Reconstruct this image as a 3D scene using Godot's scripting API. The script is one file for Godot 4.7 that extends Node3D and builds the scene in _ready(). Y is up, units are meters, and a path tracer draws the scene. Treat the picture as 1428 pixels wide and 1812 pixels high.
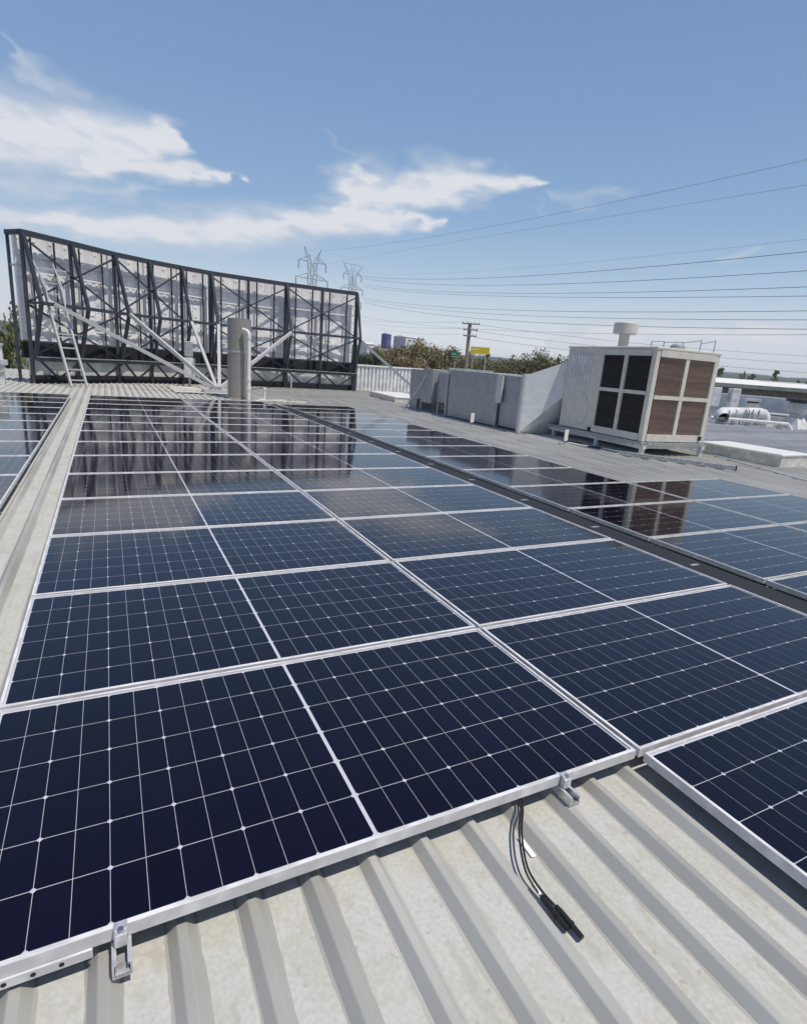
extends Node3D
# A warehouse roof carrying three strips of solar panels, with the back of a rooftop sign, an evaporative cooler and its duct behind.
# y up, metres; x runs along the long side of the panels, -z runs away from the photographer; y = 0 is the flat of the roof sheet.

const PAN_TOP := 0.10          # top of the panel frames above the roof sheet
const FRAME_H := 0.035
const RIB_X0 := 0.83
const RIB_PITCH := 0.1655
const RIB_H := 0.03
const ORD := ["first", "second", "third", "fourth", "fifth", "sixth", "seventh", "eighth", "ninth", "tenth", "eleventh", "twelfth", "thirteenth", "fourteenth"]

var used := {}
var M := {}
var T := {}
var rng := RandomNumberGenerator.new()


# ---------------------------------------------------------------- mesh builder
class MB:
	var v := PackedVector3Array()
	var n := PackedVector3Array()
	var c := PackedColorArray()
	var uv := PackedVector2Array()
	var with_color := false
	var with_uv := false
	var col := Color.WHITE

	func tri(a: Vector3, b: Vector3, d: Vector3) -> void:      # counter-clockwise as seen from outside
		var nn := (b - a).cross(d - a).normalized()
		tri_n(a, b, d, nn, nn, nn)

	func tri_n(a: Vector3, b: Vector3, d: Vector3, na: Vector3, nb: Vector3, nd: Vector3) -> void:
		v.append(a); v.append(d); v.append(b)
		n.append(na); n.append(nd); n.append(nb)
		if with_color:
			c.append(col); c.append(col); c.append(col)
		if with_uv:
			uv.append(Vector2(a.x, a.z)); uv.append(Vector2(d.x, d.z)); uv.append(Vector2(b.x, b.z))

	func quad(a: Vector3, b: Vector3, d: Vector3, e: Vector3) -> void:
		tri(a, b, d); tri(a, d, e)

	func poly(p: Array) -> void:
		for i in range(1, p.size() - 1):
			tri(p[0], p[i], p[i + 1])

	func hexa(p: Array) -> void:      # p[0..3] bottom ring counter-clockwise from above, p[4..7] the ring above it
		quad(p[4], p[5], p[6], p[7])
		quad(p[3], p[2], p[1], p[0])
		for i in 4:
			var j := (i + 1) % 4
			quad(p[i], p[j], p[j + 4], p[i + 4])

	func box(at: Vector3, size: Vector3, b := Basis.IDENTITY) -> void:
		var h := size * 0.5
		var p := []
		for y in [-h.y, h.y]:
			p.append(at + b * Vector3(-h.x, y, h.z)); p.append(at + b * Vector3(h.x, y, h.z))
			p.append(at + b * Vector3(h.x, y, -h.z)); p.append(at + b * Vector3(-h.x, y, -h.z))
		hexa(p)

	func soft_box(at: Vector3, size: Vector3, r: float, b := Basis.IDENTITY) -> void:      # box with chamfered edges
		var h := size * 0.5
		var rings := [[-h.y, r], [-h.y + r, 0.0], [h.y - r, 0.0], [h.y, r]]
		var prev := []
		for k in 4:
			var y: float = rings[k][0]
			var i: float = rings[k][1]
			var a := h.x - i
			var d := h.z - i
			var ring := []
			for q in [[-a + r, d], [a - r, d], [a, d - r], [a, -d + r], [a - r, -d], [-a + r, -d], [-a, -d + r], [-a, d - r]]:
				ring.append(at + b * Vector3(q[0], y, q[1]))
			if k == 0:
				var rev := ring.duplicate(); rev.reverse(); poly(rev)
			else:
				for q in 8:
					quad(prev[q], prev[(q + 1) % 8], ring[(q + 1) % 8], ring[q])
			prev = ring
		poly(prev)

	func bar(a: Vector3, b: Vector3, w: float, h: float, up := Vector3.UP) -> void:      # rectangular bar from a to b
		var f := (b - a).normalized()
		if absf(f.dot(up)) > 0.98:
			up = Vector3.RIGHT if absf(f.x) < 0.9 else Vector3.BACK
		var s := f.cross(up).normalized()
		var u := s.cross(f).normalized()
		box((a + b) * 0.5, Vector3(w, h, a.distance_to(b)), Basis(s, u, -f))

	func tube(pts: Array, r: float, sides := 8, r2 := -1.0, caps := true) -> void:
		var rings := []
		var norms := []
		var last := Vector3.ZERO
		for i in pts.size():
			var f: Vector3
			if i == 0: f = pts[1] - pts[0]
			elif i == pts.size() - 1: f = pts[i] - pts[i - 1]
			else: f = (pts[i + 1] - pts[i]).normalized() + (pts[i] - pts[i - 1]).normalized()
			f = f.normalized()
			var s: Vector3
			if i == 0:
				s = f.cross(Vector3.UP)
				if s.length() < 0.05: s = f.cross(Vector3.RIGHT)
				s = s.normalized()
			else:
				s = (last - f * last.dot(f)).normalized()
			last = s
			var u := f.cross(s).normalized()
			var rr := r if r2 < 0.0 else lerpf(r, r2, float(i) / (pts.size() - 1))
			var ring := []
			var nr := []
			for k in sides:
				var a := TAU * k / sides
				var d := s * cos(a) + u * sin(a)
				ring.append(pts[i] + d * rr); nr.append(d)
			rings.append(ring); norms.append(nr)
		for i in range(1, rings.size()):
			for k in sides:
				var j := (k + 1) % sides
				tri_n(rings[i - 1][k], rings[i - 1][j], rings[i][j], norms[i - 1][k], norms[i - 1][j], norms[i][j])
				tri_n(rings[i - 1][k], rings[i][j], rings[i][k], norms[i - 1][k], norms[i][j], norms[i][k])
		if caps:
			var rev: Array = rings[0].duplicate(); rev.reverse(); poly(rev)
			poly(rings[-1])

	func lathe(at: Vector3, prof: Array, sides := 20) -> void:      # prof: [radius, height] from the bottom up
		for i in range(1, prof.size()):
			var r0: float = prof[i - 1][0]
			var r1: float = prof[i][0]
			var y0: float = prof[i - 1][1]
			var y1: float = prof[i][1]
			var slope := Vector2(y1 - y0, r0 - r1).normalized()
			for k in sides:
				var a0 := -TAU * k / sides
				var a1 := -TAU * (k + 1) / sides
				var d0 := Vector3(cos(a0), 0, sin(a0))
				var d1 := Vector3(cos(a1), 0, sin(a1))
				var p00 := at + d0 * r0 + Vector3.UP * y0
				var p10 := at + d1 * r0 + Vector3.UP * y0
				var p01 := at + d0 * r1 + Vector3.UP * y1
				var p11 := at + d1 * r1 + Vector3.UP * y1
				var n0 := d0 * slope.x + Vector3.UP * slope.y
				var n1 := d1 * slope.x + Vector3.UP * slope.y
				if r0 > 0.0001: tri_n(p00, p10, p11, n0, n1, n1)
				if r1 > 0.0001: tri_n(p00, p11, p01, n0, n1, n0)

	func mesh() -> ArrayMesh:
		var a := []
		a.resize(Mesh.ARRAY_MAX)
		a[Mesh.ARRAY_VERTEX] = v
		a[Mesh.ARRAY_NORMAL] = n
		if with_color: a[Mesh.ARRAY_COLOR] = c
		if with_uv: a[Mesh.ARRAY_TEX_UV] = uv
		var m := ArrayMesh.new()
		m.add_surface_from_arrays(Mesh.PRIMITIVE_TRIANGLES, a)
		return m


# ---------------------------------------------------------------- scene helpers
func numbered(called: String) -> String:
	if not used.has(called):
		used[called] = 0
		return called
	used[called] += 1
	return "%s_%03d" % [called, used[called]]

func tag(o: Node3D, label: String, category: String, group := "") -> void:
	o.set_meta("label", label); o.set_meta("category", category)
	if group != "": o.set_meta("group", group)

func thing(called: String, label: String, category: String, at := Vector3.ZERO, group := "", turn := 0.0) -> Node3D:
	var o := Node3D.new()
	o.name = numbered(called)
	add_child(o)
	o.position = at; o.rotation.y = turn
	tag(o, label, category, group)
	return o

func structure(called: String, at := Vector3.ZERO) -> Node3D:
	var o := Node3D.new()
	o.name = numbered(called)
	add_child(o)
	o.position = at
	o.set_meta("kind", "structure")
	return o

func part(called: String, mesh: Mesh, m: Material, parent: Node3D, at := Vector3.ZERO, b := Basis.IDENTITY) -> MeshInstance3D:
	var o := MeshInstance3D.new()
	o.mesh = mesh
	o.material_override = m
	o.name = called
	o.transform = Transform3D(b, at)
	parent.add_child(o, true)
	return o

func boxpart(called: String, m: Material, parent: Node3D, at: Vector3, size: Vector3, b := Basis.IDENTITY) -> MeshInstance3D:
	var k := MB.new(); k.box(Vector3.ZERO, size, b)
	return part(called, k.mesh(), m, parent, at)

func barpart(called: String, m: Material, parent: Node3D, a: Vector3, b: Vector3, w: float, h := -1.0) -> MeshInstance3D:
	var k := MB.new(); k.bar(a, b, w, w if h < 0.0 else h)
	return part(called, k.mesh(), m, parent)

func tubepart(called: String, m: Material, parent: Node3D, pts: Array, r: float, sides := 10) -> MeshInstance3D:
	var k := MB.new(); k.tube(pts, r, sides)
	return part(called, k.mesh(), m, parent)


# ---------------------------------------------------------------- textures and materials
func noise(freq: float, octaves: int, seed_: int, kind := FastNoiseLite.TYPE_SIMPLEX_SMOOTH) -> FastNoiseLite:
	var f := FastNoiseLite.new()
	f.noise_type = kind; f.frequency = freq; f.fractal_octaves = octaves; f.seed = seed_
	return f

func grey_map(size: int, freq: float, octaves: int, seed_: int, lo: float, hi: float, stretch := 1.0) -> ImageTexture:
	# a seamless grey texture whose values run from lo to hi; stretch > 1 draws it out along v
	var f := noise(freq, octaves, seed_)
	var im := Image.create(size, size, false, Image.FORMAT_RGB8)
	var src := f.get_seamless_image(size, size)
	for y in size:
		var yy := int(y / stretch) % size
		for x in size:
			var s: float = src.get_pixel(x, yy).r
			s = lo + (hi - lo) * smoothstep(0.15, 0.85, s)
			im.set_pixel(x, y, Color(s, s, s))
	im.generate_mipmaps()
	return ImageTexture.create_from_image(im)

func roof_map(size: int) -> ImageTexture:
	# chalky cream coating: pale washed patches, yellowish dust and thin drip streaks along the fall of the sheet
	var a := noise(0.010, 5, 11).get_seamless_image(size, size)
	var b := noise(0.045, 4, 12).get_seamless_image(size, size)
	var d := noise(0.20, 3, 13).get_seamless_image(size, size)
	var e := noise(0.05, 3, 14).get_seamless_image(size, size)
	var im := Image.create(size, size, false, Image.FORMAT_RGB8)
	var cream := Color(0.772, 0.77, 0.738)
	var chalk := Color(0.79, 0.795, 0.78)
	var dirt := Color(0.69, 0.68, 0.63)
	for y in size:
		for x in size:
			var p: float = a.get_pixel(x, y).r * 0.6 + b.get_pixel(x, y).r * 0.4
			var k := cream.lerp(chalk, smoothstep(0.40, 0.62, p))
			var g: float = d.get_pixel(x, y).r
			k = k * (0.95 + 0.10 * g)
			var s: float = e.get_pixel(x, (y / 6) % size).r
			k = k.lerp(dirt, 0.40 * smoothstep(0.60, 0.80, s * 0.72 + b.get_pixel(y, x).r * 0.28))
			k = k.lerp(dirt * 0.9, 0.45 * smoothstep(0.80, 0.90, b.get_pixel((x * 2) % size, (y * 2 + 77) % size).r))
			im.set_pixel(x, y, k)
	im.generate_mipmaps()
	return ImageTexture.create_from_image(im)

func std(called: String, linear: Color, rough := 0.6, metal := 0.0, spec := 0.5) -> StandardMaterial3D:
	var m := StandardMaterial3D.new()
	m.resource_name = called
	m.albedo_color = linear.linear_to_srgb()
	m.roughness = rough; m.metallic = metal; m.metallic_specular = spec
	M[called] = m
	return m

func worn(called: String, linear: Color, rough: float, metal: float, map: String, scale := 1.0) -> StandardMaterial3D:
	var m := std(called, linear, rough, metal)
	m.albedo_texture = T[map]
	m.uv1_triplanar = true; m.uv1_world_triplanar = true
	m.uv1_scale = Vector3.ONE * scale
	return m

func make_materials() -> void:
	T.soft = grey_map(256, 0.012, 4, 21, 0.86, 1.0)
	T.faint = grey_map(256, 0.02, 4, 25, 0.95, 1.0)
	T.blotch = grey_map(256, 0.03, 5, 22, 0.72, 1.0)
	T.streak = grey_map(256, 0.05, 4, 23, 0.80, 1.0, 8.0)
	T.ground = grey_map(512, 0.02, 5, 24, 0.45, 1.0)
	T.roof = roof_map(512)
	var m := std("roof_sheet", Color(1, 1, 1), 0.7, 0.0, 0.3)
	m.albedo_color = Color(0.91, 0.91, 0.91)
	m.albedo_texture = T.roof
	m.uv1_scale = Vector3(0.55, 0.55, 1)
	worn("rib", Color(0.45, 0.45, 0.425), 0.55, 0.0, "soft", 0.23)
	worn("rib_b", Color(0.43, 0.43, 0.41), 0.55, 0.0, "soft", 0.19)
	worn("grey_roof", Color(0.52, 0.53, 0.545), 0.6, 0.0, "soft", 0.3)
	worn("frame", Color(0.74, 0.73, 0.745), 0.42, 0.0, "soft", 2.0)
	worn("side_frame", Color(0.62, 0.62, 0.60), 0.42, 0.0, "soft", 2.0)
	std("backsheet", Color(0.55, 0.56, 0.63), 0.6)
	std("cell", Color(0.0044, 0.0033, 0.0105), 0.6, 0.0, 0.0)
	std("cell_b", Color(0.0040, 0.0027, 0.0090), 0.6, 0.0, 0.0)
	std("cell_c", Color(0.0050, 0.0036, 0.0125), 0.6, 0.0, 0.0)
	var g := std("panel_glass", Color(1, 1, 1), 0.075, 0.0, 0.485)
	g.transparency = BaseMaterial3D.TRANSPARENCY_ALPHA
	g.albedo_color.a = 0.0
	worn("aluminium", Color(0.78, 0.78, 0.80), 0.35, 0.55, "soft", 6.0)
	std("steel_bolt", Color(0.45, 0.45, 0.46), 0.35, 0.9)
	std("dark_hole", Color(0.02, 0.02, 0.02), 0.9)
	std("cable_black", Color(0.012, 0.012, 0.014), 0.45)
	std("tag_white", Color(0.80, 0.80, 0.80), 0.6)
	worn("cabinet", Color(0.88, 0.87, 0.90), 0.6, 0.0, "faint", 0.6)
	worn("cabinet_b", Color(0.90, 0.895, 0.90), 0.6, 0.0, "faint", 0.6)
	worn("cabinet_c", Color(0.80, 0.785, 0.83), 0.6, 0.0, "faint", 0.6)
	std("rail_white", Color(0.86, 0.86, 0.85), 0.5)
	std("navy_steel", Color(0.036, 0.041, 0.056), 0.5)
	std("white_steel", Color(0.46, 0.475, 0.48), 0.5)
	worn("galvanised", Color(0.52, 0.54, 0.55), 0.45, 0.35, "blotch", 2.0)
	std("black_skirt", Color(0.012, 0.013, 0.017), 0.7)
	worn("pale_fascia", Color(0.70, 0.71, 0.68), 0.6, 0.0, "soft", 0.8)
	worn("flue_grey", Color(0.30, 0.285, 0.265), 0.5, 0.1, "faint", 1.0)
	std("pvc_white", Color(0.74, 0.73, 0.70), 0.45)
	worn("cooler_beige", Color(0.62, 0.595, 0.535), 0.55, 0.0, "faint", 0.9)
	worn("pad", Color(0.35, 0.255, 0.205), 0.9, 0.0, "soft", 3.0)
	worn("pad_shaded", Color(0.055, 0.047, 0.047), 0.9, 0.0, "soft", 3.0)  # darker copy of pad: shade on the long face painted into the colour
	std("dark_duct", Color(0.014, 0.0145, 0.015), 0.6)
	std("black_plastic", Color(0.02, 0.02, 0.02), 0.6)
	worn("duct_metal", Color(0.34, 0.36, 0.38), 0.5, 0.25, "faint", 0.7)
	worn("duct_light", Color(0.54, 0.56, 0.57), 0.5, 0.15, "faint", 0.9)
	worn("bright_zinc", Color(0.72, 0.74, 0.75), 0.5, 0.1, "faint", 0.9)
	worn("white_sheet", Color(0.74, 0.75, 0.75), 0.55, 0.0, "soft", 0.8)
	worn("cream_curb", Color(0.68, 0.67, 0.62), 0.6, 0.0, "soft", 1.1)
	std("skylight_white", Color(0.70, 0.70, 0.69), 0.5)
	worn("brown_wall", Color(0.27, 0.215, 0.165), 0.8, 0.0, "blotch", 0.4)
	worn("cream_wall", Color(0.58, 0.54, 0.46), 0.8, 0.0, "soft", 0.3)
	worn("blue_grey_fascia", Color(0.44, 0.48, 0.52), 0.6, 0.0, "soft", 0.4)
	worn("timber_pole", Color(0.38, 0.33, 0.27), 0.85, 0.0, "streak", 0.5)
	std("lattice", Color(0.33, 0.35, 0.37), 0.6, 0.2)
	std("wire", Color(0.17, 0.175, 0.18), 0.6)
	std("sign_yellow", Color(0.75, 0.60, 0.03), 0.6)
	std("sign_green", Color(0.02, 0.22, 0.13), 0.6)
	std("purple", Color(0.16, 0.12, 0.36), 0.7)
	std("far_white", Color(0.72, 0.72, 0.70), 0.7)
	std("far_grey", Color(0.36, 0.36, 0.36), 0.7)
	std("far_roof", Color(0.30, 0.22, 0.18), 0.8)
	std("window_dark", Color(0.03, 0.035, 0.04), 0.15)
	worn("terrain", Color(0.25, 0.235, 0.165), 0.95, 0.0, "ground", 0.012)
	worn("hill", Color(0.10, 0.115, 0.075), 0.95, 0.0, "ground", 0.004)
	worn("asphalt", Color(0.09, 0.09, 0.092), 0.9, 0.0, "blotch", 0.1)
	worn("bark", Color(0.10, 0.08, 0.06), 0.9, 0.0, "blotch", 1.0)
	var lf := std("leaf", Color(1, 1, 1), 0.7, 0.0, 0.3)
	lf.vertex_color_use_as_albedo = true
	lf.backlight_enabled = true
	lf.backlight = Color(0.25, 0.3, 0.12)


# ---------------------------------------------------------------- sky
func seg_dist(p: Vector2, a: Vector2, b: Vector2, ra: float, rb: float) -> float:
	var d := b - a
	var t := clampf((p - a).dot(d) / maxf(d.length_squared(), 0.0001), 0.0, 1.0)
	return p.distance_to(a + d * t) / lerpf(ra, rb, t)

func sky_color(el: float) -> Color:
	# clear summer blue, paler towards the horizon (sRGB)
	var k := [[0.0, Color(0.93, 0.94, 0.945)], [2.5, Color(0.90, 0.92, 0.935)], [5.0, Color(0.81, 0.86, 0.905)], [8.0, Color(0.69, 0.785, 0.88)], [13.0, Color(0.565, 0.69, 0.83)],
		[20.0, Color(0.505, 0.627, 0.79)], [28.0, Color(0.455, 0.585, 0.75)], [35.0, Color(0.385, 0.515, 0.70)], [45.0, Color(0.305, 0.42, 0.64)], [90.0, Color(0.175, 0.275, 0.505)]]
	for i in range(1, k.size()):
		if el <= k[i][0]:
			return k[i - 1][1].lerp(k[i][1], (el - k[i - 1][0]) / (k[i][0] - k[i - 1][0]))
	return k[-1][1]

func make_sky() -> PanoramaSkyMaterial:
	const W := 4096
	const H := 2048
	var im := Image.create(W, H, false, Image.FORMAT_RGB8)
	for y in H:
		var el := 90.0 - (y + 0.5) / H * 180.0
		im.fill_rect(Rect2i(0, y, W, 1), sky_color(maxf(el, 0.0)))
	# clouds: strokes given as azimuth, elevation, half thickness (degrees) and density; each is broken up by noise
	var strokes := [
		[[-14.0, 14.6, 2.6], [-6.0, 14.3, 2.5], [-0.5, 14.9, 2.0], [3.5, 15.3, 1.6], [6.6, 16.6, 0.7], 1.0],
		[[-1.0, 13.4, 1.2], [3.0, 13.9, 0.8], [6.5, 14.2, 0.6], [10.6, 13.9, 0.22], 1.0],
		[[-5.2, 19.6, 0.4], [-3.6, 18.0, 0.9], [-1.2, 16.4, 1.2], 0.55],
		[[-14.0, 11.2, 1.1], [-4.0, 10.9, 0.8], [3.5, 12.0, 0.4], 0.55],
		[[-16.0, 8.0, 0.8], [-2.0, 8.75, 0.7], [5.3, 9.4, 1.25], [10.9, 10.2, 1.35], [17.0, 11.5, 1.1], [22.0, 12.3, 1.2], [27.0, 12.5, 0.5], [30.5, 12.5, 0.15], 1.0],
		[[20.4, 12.8, 1.1], [21.4, 15.3, 1.3], 1.0],
		[[21.0, 14.2, 1.9], [24.5, 13.9, 1.6], [28.3, 15.4, 1.6], [31.8, 15.9, 1.0], [35.0, 15.8, 0.5], [38.0, 16.0, 0.25], 1.0],
		[[18.6, 18.4, 0.2], [20.6, 16.6, 0.45], 0.2],
		[[36.6, 14.9, 0.2], [38.4, 13.7, 0.3], 0.15],
		[[39.4, 14.6, 0.35], [41.8, 14.6, 0.5], [44.2, 15.6, 0.4], 0.38],
		[[53.0, 10.4, 0.3], [56.0, 10.6, 0.3], 0.4],
		[[42.0, 3.2, 0.9], [50.0, 4.2, 1.2], [57.0, 4.4, 1.0], [70.0, 3.6, 1.2], 0.85],
		[[55.0, 2.2, 0.8], [80.0, 2.4, 0.9], 0.7],
	]
	# further strokes of the same kind round the rest of the sky
	var r := RandomNumberGenerator.new(); r.seed = 5
	var more := []
	for k in 26:
		var az := 84.0 + k * 10.0 + r.randf_range(-3.0, 3.0)
		var el := r.randf_range(8.0, 19.0)
		var len_ := r.randf_range(6.0, 18.0)
		more.append([[az, el, 0.4], [az + len_ * 0.5, el + r.randf_range(-1.0, 1.0), r.randf_range(0.8, 2.4)], [az + len_, el + r.randf_range(-1.5, 1.5), 0.3], r.randf_range(0.5, 1.0)])
	for k in 14:
		var az := 84.0 + k * 20.0
		more.append([[az, 3.0, 0.9], [az + 12.0, 3.0 + r.randf(), 1.2], [az + 22.0, 3.0, 0.8], 0.55])
	var warp := noise(0.11, 3, 31)
	var warp2 := noise(0.11, 3, 32)
	var fine := noise(0.20, 4, 33)
	var white := Color(0.885, 0.89, 0.915)
	var shade := Color(0.80, 0.825, 0.87)
	var acc := {}
	for s in strokes + more:
		var dens: float = s[-1]
		for i in range(1, s.size() - 1):
			var a := Vector2(s[i - 1][0], s[i - 1][1])
			var b := Vector2(s[i][0], s[i][1])
			var ra: float = s[i - 1][2]
			var rb: float = s[i][2]
			var pad := maxf(ra, rb) * 2.0 + 1.1
			var x0 := int(floor((minf(a.x, b.x) - pad) / 360.0 * W))
			var x1 := int(ceil((maxf(a.x, b.x) + pad) / 360.0 * W))
			var y0 := int(floor((90.0 - maxf(a.y, b.y) - pad) / 180.0 * H))
			var y1 := mini(H / 2 - 1, int(ceil((90.0 - minf(a.y, b.y) + pad) / 180.0 * H)))
			for y in range(y0, y1):
				var el := 90.0 - (y + 0.5) / H * 180.0
				for x in range(x0, x1):
					var az := (x + 0.5) / W * 360.0
					var q := Vector2(az, el)
					var wv := Vector2(warp.get_noise_2d(az * 1.6, el * 4.0), warp2.get_noise_2d(az * 1.6, el * 4.0))
					var d := seg_dist(q + wv * Vector2(2.6, 0.75), a, b, ra, rb)
					if d > 2.0:
						continue
					var t := dens * (1.0 - smoothstep(0.05, 2.0, d))
					t *= clampf(0.97 + 0.34 * fine.get_noise_2d(az * 1.0 + el * 0.9, el * 3.0), 0.0, 1.0)
					var key := y * W + posmod(x, W)
					if t > acc.get(key, 0.0):
						acc[key] = t
	for key in acc:
		var x: int = key % W
		var y: int = key / W
		var t: float = acc[key]
		var base := im.get_pixel(x, y)
		im.set_pixel(x, y, base.lerp(shade.lerp(white, smoothstep(0.3, 0.95, t)), clampf(t * 1.05, 0.0, 0.97)))
	var p := PanoramaSkyMaterial.new()
	p.panorama = ImageTexture.create_from_image(im)
	return p


# ---------------------------------------------------------------- solar panels
var panel_meshes := {}

func panel_set(w: float, d: float) -> Dictionary:
	var key := "%.3f %.3f" % [w, d]
	if panel_meshes.has(key):
		return panel_meshes[key]
	var out := {}
	var lip := 0.011
	var h := FRAME_H
	# frame: four mitred bars with a small chamfer on the outer top edge
	var f := MB.new()
	var prof := [[0.0, 0.0], [0.0, h - 0.0015], [0.0015, h], [lip, h], [lip, 0.0]]      # inset, height
	for i in prof.size():
		var a: Array = prof[i]
		var b: Array = prof[(i + 1) % prof.size()]
		var ca := corners(w, d, a[0], a[1])
		var cb := corners(w, d, b[0], b[1])
		for k in 4:
			var j := (k + 1) % 4
			f.quad(ca[k], ca[j], cb[j], cb[k])
	out.frame = f.mesh()
	var s := MB.new()
	s.box(Vector3(0, 0.0255, 0), Vector3(w - 2 * lip, 0.004, d - 2 * lip))
	out.sheet = s.mesh()
	var g := MB.new()
	var gx := w / 2 - lip
	var gz := d / 2 - lip
	g.quad(Vector3(-gx, 0.031, gz), Vector3(gx, 0.031, gz), Vector3(gx, 0.031, -gz), Vector3(-gx, 0.031, -gz))
	out.glass = g.mesh()
	# half-cut cells: 12 x 6 on each side of the middle strip; a pair of halves keeps the clipped corners of the whole wafer
	var mid := 0.011
	var edge := 0.006
	var px := (gx - edge - mid / 2) / 12.0
	var pz := (2 * gz - 2 * edge) / 6.0
	var cw := px - 0.0013
	var cd := pz - 0.0022
	out.cell = [cell_mesh(cw, cd, -1), cell_mesh(cw, cd, 1)]
	var spots := []
	var all := MB.new()
	for side in [-1, 1]:
		for i in 12:
			for k in 6:
				var cx: float = side * (mid / 2 + px * (i + 0.5))
				var cz := -gz + edge + pz * (k + 0.5)
				var which := (1 if i % 2 == 1 else 0) if side > 0 else (0 if i % 2 == 1 else 1)
				spots.append([Vector3(cx, 0.0279, cz), which])
				add_cell(all, Vector3(cx, 0.0279, cz), cw, cd, -1 if which == 0 else 1)
	out.spots = spots
	out.cells = all.mesh()
	panel_meshes[key] = out
	return out

func corners(w: float, d: float, i: float, y: float) -> Array:
	var a := w / 2 - i
	var b := d / 2 - i
	return [Vector3(-a, y, b), Vector3(a, y, b), Vector3(a, y, -b), Vector3(-a, y, -b)]

func add_cell(m: MB, at: Vector3, w: float, d: float, clip_side: int) -> void:
	var a := w / 2
	var b := d / 2
	var k := 0.0068
	var p: Array
	if clip_side < 0:
		p = [Vector3(-a + k, 0, b), Vector3(a, 0, b), Vector3(a, 0, -b), Vector3(-a + k, 0, -b), Vector3(-a, 0, -b + k), Vector3(-a, 0, b - k)]
	else:
		p = [Vector3(-a, 0, b), Vector3(a - k, 0, b), Vector3(a, 0, b - k), Vector3(a, 0, -b + k), Vector3(a - k, 0, -b), Vector3(-a, 0, -b)]
	for i in p.size():
		p[i] += at
	m.poly(p)

func cell_mesh(w: float, d: float, clip_side: int) -> ArrayMesh:
	var m := MB.new()
	add_cell(m, Vector3.ZERO, w, d, clip_side)
	return m.mesh()

func solar_panel(x0: float, z0: float, w: float, d: float, single_cells: bool, label: String, group: String, frame := "frame") -> Node3D:
	# x0 = left edge, z0 = near edge
	var s := panel_set(w, d)
	var o := thing("solar_module", label, "solar panel", Vector3(x0 + w / 2, PAN_TOP - FRAME_H, z0 - d / 2), group)
	o.position.y += rng.randf_range(0.0, 0.0012)
	o.rotation.x = rng.randf_range(-0.0012, 0.0012)
	o.rotation.z = rng.randf_range(-0.0006, 0.0006)
	part("frame", s.frame, M[frame], o)
	part("backsheet", s.sheet, M.backsheet, o)
	var tones := [M.cell, M.cell, M.cell_b, M.cell_c]
	if single_cells:
		for c in s.spots:
			part("cell", s.cell[c[1]], tones[rng.randi() % 4], o, c[0])
	else:
		var c := part("cells", s.cells, tones[rng.randi() % 4], o)
		c.set_meta("kind", "stuff")
	part("glass", s.glass, M.panel_glass, o)
	return o

func rail(x: float, z_near: float, z_far: float, label: String, group: String, clamp_at := 99.0) -> void:
	# an open-topped aluminium channel lying on feet above the ribs, holding the panels
	var y0 := RIB_H
	var h := PAN_TOP - FRAME_H - y0
	var o := thing("mounting_rail", label, "mounting rail", Vector3(x, y0, z_near), group)
	var len_ := z_near - z_far
	var m := MB.new()
	var prof := [[-0.020, h], [-0.020, 0.0], [0.020, 0.0], [0.020, h], [0.011, h], [0.011, h - 0.004], [0.016, h - 0.004], [0.016, 0.004], [-0.016, 0.004], [-0.016, h - 0.004], [-0.011, h - 0.004], [-0.011, h]]
	for i in prof.size():
		var a: Array = prof[i]
		var b: Array = prof[(i + 1) % prof.size()]
		m.quad(Vector3(a[0], a[1], 0), Vector3(a[0], a[1], -len_), Vector3(b[0], b[1], -len_), Vector3(b[0], b[1], 0))
	# end faces of the channel walls
	for q in [[-0.020, -0.016, 0.0, h], [0.016, 0.020, 0.0, h], [-0.016, 0.016, 0.0, 0.004]]:
		m.quad(Vector3(q[0], q[2], 0), Vector3(q[1], q[2], 0), Vector3(q[1], q[3], 0), Vector3(q[0], q[3], 0))
	part("channel", m.mesh(), M.aluminium, o)
	if clamp_at < 90.0:
		var z := clamp_at - z_near
		var c := MB.new()
		c.soft_box(Vector3(0, h + 0.0185, z + 0.013), Vector3(0.028, 0.037, 0.022), 0.003)
		c.soft_box(Vector3(0, h + 0.0385, z + 0.003), Vector3(0.028, 0.005, 0.022), 0.0015)
		var cl := part("end_clamp", c.mesh(), M.aluminium, o)
		var bt := MB.new()
		bt.lathe(Vector3(0, h + 0.038, z + 0.014), [[0.0, 0.0], [0.007, 0.0], [0.007, 0.006], [0.0, 0.006]], 6)
		part("bolt", bt.mesh(), M.steel_bolt, cl)
		var ft := MB.new()
		ft.soft_box(Vector3(0, 0.008, -0.012), Vector3(0.030, 0.010, 0.026), 0.002)
		part("channel_nut", ft.mesh(), M.galvanised, o)
	# feet down to the roof ribs
	var zf := -0.35
	while zf > -len_:
		boxpart("foot", M.aluminium, o, Vector3(-0.024, -0.0, zf), Vector3(0.006, 0.056, 0.04))
		zf -= 1.6


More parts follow.
